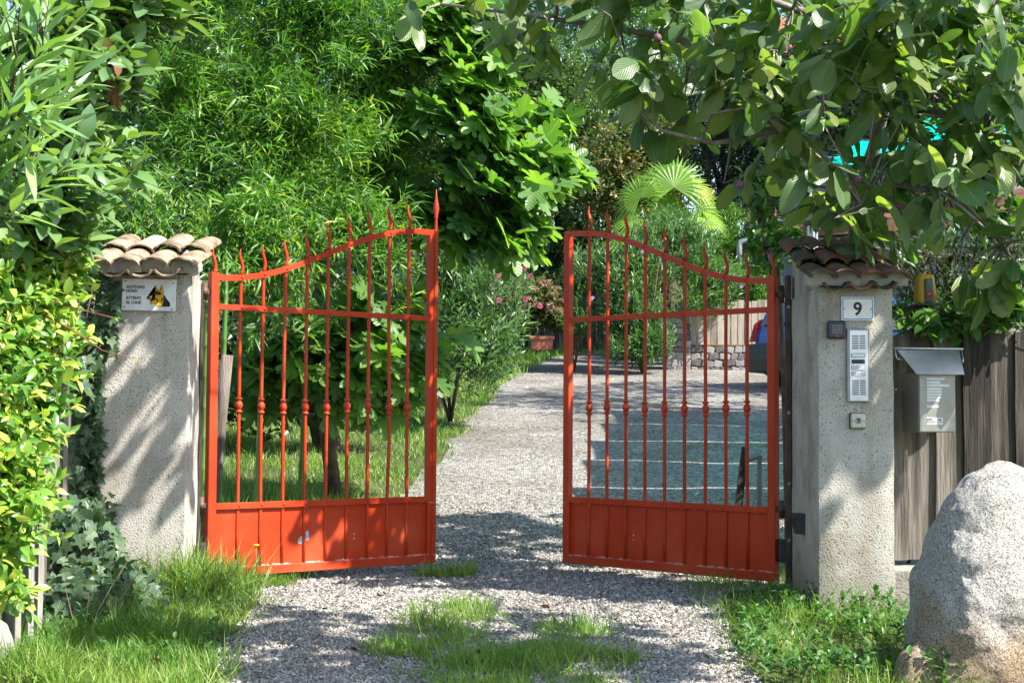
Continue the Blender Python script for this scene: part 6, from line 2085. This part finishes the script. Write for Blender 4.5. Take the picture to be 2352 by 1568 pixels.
# ================================================================== HOUSE, LAMP POST, AWNING
def make_house():
    x0 = P(1838, 500, 31.5).x
    g = float(gz(7, 31.5))
    h = empty('house', 'pale lilac house with brown timber porch roof behind the right pillar', 'house', (x0 + 3, 33, g))
    MB().box(x0, x0 + 9, 31.5, 39, g - .5, g + 6.2).build('wall', 'house_wall', h, True)
    rf = MB().add([(x0 - .7, 30.7, g + 6.1), (x0 + 9.7, 30.7, g + 6.1), (x0 + 9.7, 35.2, g + 8.0), (x0 - .7, 35.2, g + 8.0), (x0 - .7, 39.7, g + 6.1), (x0 + 9.7, 39.7, g + 6.1),
                   (x0 - .7, 30.7, g + 5.95), (x0 + 9.7, 30.7, g + 5.95), (x0 + 9.7, 35.2, g + 7.85), (x0 - .7, 35.2, g + 7.85), (x0 - .7, 39.7, g + 5.95), (x0 + 9.7, 39.7, g + 5.95)],
                  [(0, 1, 2, 3), (3, 2, 5, 4), (6, 9, 8, 7), (9, 10, 11, 8), (0, 6, 7, 1), (4, 5, 11, 10), (0, 3, 9, 6), (3, 4, 10, 9), (1, 7, 8, 2), (2, 8, 11, 5)]).build('roof', 'tile_dark', h, True)
    # porch: sloping brown roof on posts, white fascia
    zl = P(1720, 520, 29.5).z
    px0 = P(1722, 520, 29.5).x
    zt = zl + .65
    b = MB()
    for i in range(9):
        y0 = 29.4 + i * .235; y1 = y0 + .225
        za = zl + (zt - zl) * i / 9; zb = zl + (zt - zl) * (i + 1) / 9
        MB().add([(px0, y0, za), (px0 + 7, y0, za + .5), (px0 + 7, y1, zb + .5), (px0, y1, zb), (px0, y0, za - .03), (px0 + 7, y0, za + .47), (px0 + 7, y1, zb + .47), (px0, y1, zb - .03)],
                 [(0, 1, 2, 3), (7, 6, 5, 4), (0, 4, 5, 1), (1, 5, 6, 2), (2, 6, 7, 3), (3, 7, 4, 0)]).build('roof_board', 'wood_brown', h, True)
    MB().add([(px0 - .05, 29.35, zl - .05), (px0 + 7, 29.35, zl + .45), (px0 + 7, 29.35, zl + .22), (px0 - .05, 29.35, zl - .28), (px0 - .05, 29.39, zl - .05), (px0 + 7, 29.39, zl + .45), (px0 + 7, 29.39, zl + .22), (px0 - .05, 29.39, zl - .28)],
             [(3, 2, 1, 0), (4, 5, 6, 7), (0, 1, 5, 4), (2, 3, 7, 6), (0, 4, 7, 3)]).build('fascia_board', 'wood_brown', h, True)
    for x in (px0 + .15, px0 + 2.2, px0 + 4.4):
        MB().box(x, x + .14, 29.45, 29.59, g - .3, zl - .05 + (x - px0) * .07, .006).build('porch_post', 'wood_brown', h, True)
    zb = P(1900, 545, 31.3).z
    MB().box(x0 - .05, x0 + 6, 31.30, 31.48, zb - .16, zb, .005).build('white_ledge', 'white_paint', h, True)
    for k in range(3):
        wx = x0 + 1.2 + k * 2.6
        w = MB().box(wx, wx + 1.0, 31.44, 31.496, g + 3.9, g + 5.2).build('window', 'white_paint', h, True)
        MB().box(wx + .08, wx + .92, 31.42, 31.436, g + 3.98, g + 5.12).build('pane', 'car_glass', w, True)
    pts = [P(1728, 520, 29.2), P(1728, 545, 29.2), P(1716, 552, 29.2), P(1700, 556, 29.2), P(1698, 562, 29.2), P(1697, 640, 29.2)]
    MB().tube(pts, .055, 10).build('downpipe', 'zinc', h, True)
    MB().tube([P(1726, 520, 29.2), P(1850, 497, 29.2), P(2000, 470, 29.2)], .06, 8).build('gutter', 'zinc', h, True)


make_house()


def make_lamp_post():
    c = P(1850, 475, 9.6)
    p = P(1866, 560, 9.6)
    g = float(gz(p.x, 9.6))
    e = empty('lamp_post', 'garden lamp with a milky globe on a ribbed metal post behind the right pillar', 'lamp', (p.x, 9.6, g))
    n = 20; vs = []; fs = []
    for j, z in enumerate((0, p.z - g + .12)):
        for k in range(n):
            a = 6.2832 * k / n; r = .034 if k % 2 else .029
            vs.append((r * math.cos(a), r * math.sin(a), z))
    for k in range(n): fs.append((k, (k + 1) % n, n + (k + 1) % n, n + k))
    MB().add(vs, fs).build('post', 'aluminium', e)
    cz = c.z - g
    MB().lathe([(.05, cz - .118), (.06, cz - .112), (.06, cz - .085), (.05, cz - .08)], (0, 0, 0), 18).build('collar', 'lamp_grey', e)
    R = .108
    MB().lathe([(R * math.sin(t), cz - R * math.cos(t)) for t in [math.pi * (i / 18) for i in range(2, 19)]], (0, 0, 0), 28).build('globe', 'globe_glass', e)


make_lamp_post()


def make_awning():
    e = empty('shade_awning', 'teal shade cloth stretched over the parking court behind the big-leaved tree', 'awning', (4.2, 13.5, float(gz(4.2, 13.5))))
    xl, xr = 2.85, 7.2
    y0 = 10.9; w = 1.62; gap = .06
    for i in range(5):
        ya = y0 + i * (w + gap); yb = ya + w
        zz = lambda y: 3.15 + .13 * (y - 11)
        n = 10; vs = []; fs = []
        for s in (0,):
            for j in range(n + 1):
                t = j / n
                x0 = xl + .13 * i * (w + gap) + .05 * math.sin(i * 2 + .7)
                x = x0 + (xr - x0) * t
                for q in range(5):
                    y = ya + (yb - ya) * q / 4
                    sag = -.05 * math.sin(math.pi * q / 4) - .12 * math.sin(math.pi * t)
                    vs.append((x, y, zz(y) + sag - s * .004))
        m = (n + 1) * 5
        for j in range(n):
            for q in range(4):
                a = j * 5 + q
                fs.append((a, a + 5, a + 6, a + 1))
        MB().add(vs, fs, True).build('cloth_panel', 'shade_cloth', e, True)
        MB().tube([(xl + .13 * (yb - 11) - .05, yb + gap / 2 - .0, zz(yb) + .012), (xr, yb + gap / 2, zz(yb) + .012)], .006, 6).build('wire', 'zinc', e, True)
    for (x, y) in ((5.6, 11.0), (7.1, 11.0), (7.1, 19.2), (5.6, 19.2)):
        MB().tube([(x, y, float(gz(x, y)) - .1), (x, y, 3.15 + .13 * (y - 11))], .04, 10).build('post', 'zinc', e, True)
    for y in (11.0, 19.2):
        MB().tube([(2.85 + .13 * (y - 11), y, 3.18 + .13 * (y - 11)), (7.2, y, 3.18 + .13 * (y - 11))], .02, 8).build('beam', 'zinc', e, True)
    # rolled spare cloth and pole of a pergola along the fence
    p = empty('pergola', 'thin pole pergola behind the dark hedge at the right edge', 'pergola', (3.2, 10.2, float(gz(3.2, 10.2))))
    for px, py, qx, qy, d in ((2000, 570, 2360, 600, 10.2), (2160, 560, 2360, 596, 10.4)):
        MB().tube([P(px, py, d), P(qx, qy, d)], .014, 8).build('pole', 'wood_silver', p, True)
    MB().tube([(3.3, 10.2, float(gz(3.3, 10.2)) - .1), (3.3, 10.2, 2.05)], .03, 8).build('post', 'wood_silver', p, True)


make_awning()


def make_vine():
    base = (3.3, 10.3, float(gz(3.3, 10.3)))
    c = in_ell([ell(2120, 400, 10.35, (.42, .25, .18)), ell(2300, 370, 10.3, (.40, .25, .22)), ell(2200, 300, 10.5, (.40, .25, .16)), ell(1980, 440, 10.4, (.18, .2, .12)), ell(2250, 500, 10.3, (.40, .2, .10)), ((3.9, 10.4, 2.6), (.5, .3, .3))], 210, .7)
    limbs = [([base, (3.32, 10.25, 1.0), (3.28, 10.25, 2.0), P(2250, 400, 10.35)], [.025, .02, .016, .01]), ([(3.28, 10.25, 2.0), P(2120, 430, 10.35), P(1990, 440, 10.4)], [.012, .009, .004]), ([(3.28, 10.25, 2.0), (3.7, 10.3, 2.4), (4.1, 10.4, 2.6)], [.012, .009, .004])]
    plant('pergola_vine', 'leafy vine over the pole pergola before the teal shade cloth', 'climber', base, c, (3.0, 10.6, 2.0), 'ivy', 'creeper_leaf', (.08, .15), 6, 200, limbs, 'bark_brown', 'stem', twig_r=.003,
          spray=dict(twig=.18, phi=(.6, 1.2), droop=.4, up=.2, out=.5, rand=.5, face_up=.5, face_out=.3, face_rand=.4))


make_vine()


# ================================================================== BACKGROUND TREES
def bg_tree(name, label, base, ells, n, mat, size, shape='small', trunk_r=.16, k=8, twig=.5, group='trees behind the garden', sp=None, surf=.45, bark='bark_brown'):
    b = Vector((base[0], base[1], float(gz(base[0], base[1]))))
    c = in_ell(ells, n, surf)
    ctr = Vector((sum(e[0][0] for e in ells) / len(ells), sum(e[0][1] for e in ells) / len(ells), sum(e[0][2] for e in ells) / len(ells)))
    limbs = [([b - Vector((0, 0, .2)), b.lerp(ctr, .5), ctr], [trunk_r, trunk_r * .75, trunk_r * .4])]
    for (cc, r) in ells:
        q = Vector(cc)
        limbs.append(([b.lerp(ctr, .55), b.lerp(ctr, .55).lerp(q, .55) + Vector((0, 0, .2)), q], [trunk_r * .5, trunk_r * .3, trunk_r * .08]))
    d = dict(twig=twig, phi=(.5, 1.2), droop=.2, up=.35, out=.6, rand=.5, face_up=.7, face_out=.4, face_rand=.45)
    d.update(sp or {})
    return plant(name, label, 'tree', b, c, ctr - Vector((0, 0, 1.2)), shape, mat, size, k, 0, limbs, bark, connect=False, twig_r=.006, group=group, spray=d)


def W(px, py, d, rx, ry, rz): return (tuple(P(px, py, d)), (rx, ry, rz))


def make_background():
    # evergreen screen behind the bamboo and fig
    bg_tree('evergreen_tree', 'dark evergreen behind the bamboo at the far left', (-4.5, 16), [W(200, 500, 16, 1.3, .8, 1.6), W(250, 100, 16, 1.5, .8, 1.5), W(100, 800, 16, 1.4, .8, 1.0)], 1500, 'dark_leaf', (.09, .15), twig=.35)
    bg_tree('evergreen_tree', 'dark evergreen behind the middle of the left gate leaf', (-1.9, 16.5), [W(600, 500, 16.5, 1.3, .8, 1.6), W(600, 60, 17, 1.5, .8, 1.4), W(560, 830, 16, 1.1, .7, .8), W(760, 850, 16.2, 1.0, .6, .62)], 1900, 'dark_leaf', (.09, .15), twig=.35)
    bg_tree('evergreen_tree', 'dark evergreen behind the fig tree', (-1.0, 20.5), [W(900, 420, 20, 1.3, .9, 1.7), W(1000, 40, 20.5, 1.6, .9, 1.6), W(900, 720, 20.5, 1.1, .8, .9)], 1700, 'dark_leaf', (.10, .16), twig=.4)
    bg_tree('evergreen_shrub', 'dark evergreen shrub growing behind the silvery fence', (-3.8, 8.2), [((-3.6, 7.0, .9), (.8, 1.4, 1.0)), ((-3.7, 9.3, 1.0), (.8, 1.2, 1.1)), ((-3.8, 5.0, .7), (.8, 1.2, .9)), ((-4.0, 8.0, 2.0), (.8, 1.4, .9))], 700, 'dark_leaf', (.08, .13), twig=.3)
    # dark shady tree at the end of the drive
    bg_tree('shade_tree', 'dark leafy tree over the end of the drive, beside the right leaf', (1.2, 34.5), [W(1290, 480, 33.5, 1.6, 1.2, 1.4), W(1300, 330, 34, 1.5, 1.2, 1.3), W(1390, 570, 33.5, 1.3, 1, .9), W(1230, 600, 33.5, 1.0, .9, .7), W(1230, 200, 34.5, 1.4, 1.1, 1.2)], 2900, 'tree_leaf', (.10, .17), twig=.45)
    bg_tree('feathery_tree', 'pale feathery-leaved tree high behind the drive', (2.0, 40), [W(1400, 200, 39, 2.0, 1.3, 1.5), W(1320, 60, 40, 2.2, 1.4, 1.5), W(1480, 90, 40, 2.0, 1.3, 1.5), W(1380, -120, 40, 2.6, 1.5, 1.6), W(1240, 120, 39.5, 1.5, 1.2, 1.2)], 3000, 'oleander_leaf', (.13, .22), 'slim', twig=.5, sp=dict(droop=.5))
    bg_tree('rusty_tipped_tree', 'round tree with rusty-tipped foliage left of the palm', (2.6, 31.5), [W(1430, 370, 31, 1.0, .8, .72), W(1500, 320, 31.3, .9, .8, .6), W(1400, 440, 30.8, .8, .7, .5), W(1480, 460, 31, .9, .7, .6)], 1700, 'rusty_leaf', (.08, .14), twig=.32)
    bg_tree('bluish_tree', 'bluish dark tree between the palm and the porch', (5.3, 36), [W(1620, 330, 35, 1.3, 1, 1.2), W(1680, 430, 35, 1.1, .9, .9), W(1600, 230, 36, 1.4, 1, 1.1), W(1740, 380, 36, 1.0, .9, 1.2)], 1900, 'blue_leaf', (.07, .13), twig=.35)
    bg_tree('hill_tree', 'tall green tree behind the house at the top right', (9.5, 45), [W(1900, 150, 44, 2.6, 1.6, 2.2), W(2150, 200, 45, 2.6, 1.6, 2.2), W(2000, -60, 45, 3.2, 1.8, 1.8), W(2330, 120, 45, 2.4, 1.5, 2.6)], 2300, 'tree_leaf', (.17, .28), twig=.6)
    bg_tree('hill_tree', 'light green tree on the slope under the patch of sky', (6.0, 50), [W(1640, 160, 50, 2.4, 1.6, 1.6), W(1740, 230, 50, 2.2, 1.5, 1.8), W(1560, 60, 52, 2.2, 1.5, 1.3)], 1500, 'oleander_leaf', (.17, .28), twig=.6)
    bg_tree('garden_tree', 'green tree in front of the house behind the big-leaved tree', (7.6, 29.0), [W(2130, 130, 29.8, 1.9, .9, 1.3), W(1950, 90, 30, 1.4, .9, 1.1), W(2320, 170, 29.8, 1.6, .9, 1.4), W(2120, -80, 30, 2.1, 1.0, 1.0), W(2330, -60, 30, 1.4, .9, 1.0), W(1930, 280, 30.2, .9, .7, .8)], 1700, 'tree_leaf', (.13, .22), twig=.45)
    # trees right of the frame whose shade falls on the parking court
    bg_tree('court_tree', 'tree at the right side of the parking court', (9.3, 17.5), [((7.2, 17.6, 7.0), (1.8, 2.0, .9)), ((5.6, 19.6, 7.2), (1.8, 1.8, .8)), ((8.6, 15.6, 6.6), (1.2, 1.2, 1.0)), ((7.4, 21.5, 7.2), (1.8, 1.6, .9))], 560, 'tree_leaf', (.14, .22), twig=.5)
    # far wooded hillside as one mass
    n = 15000
    x = RNG.uniform(-60, 70, n); y = RNG.uniform(58, 100, n)
    z = gz(x, y) + RNG.random(n) ** .6 * (7 + 5 * vnoise(x * .15, y * .15, 91))
    d = nrm(RNG.normal(size=(n, 3)) + np.array([0, -.3, .2]))
    nr = RNG.normal(size=(n, 3)) * .5 + np.array([0, -.3, .8])
    V, F, T, U = leaf_arrays('small', np.stack([x, y, z], 1), d, nr, RNG.uniform(.7, 1.4, n), RNG.random(n))
    tag(link_mesh('far_wood', np_mesh('far_wood', V, F, T, None), 'tree_leaf'), 'far wooded hillside behind the garden trees', 'wood', kind='stuff')


make_background()
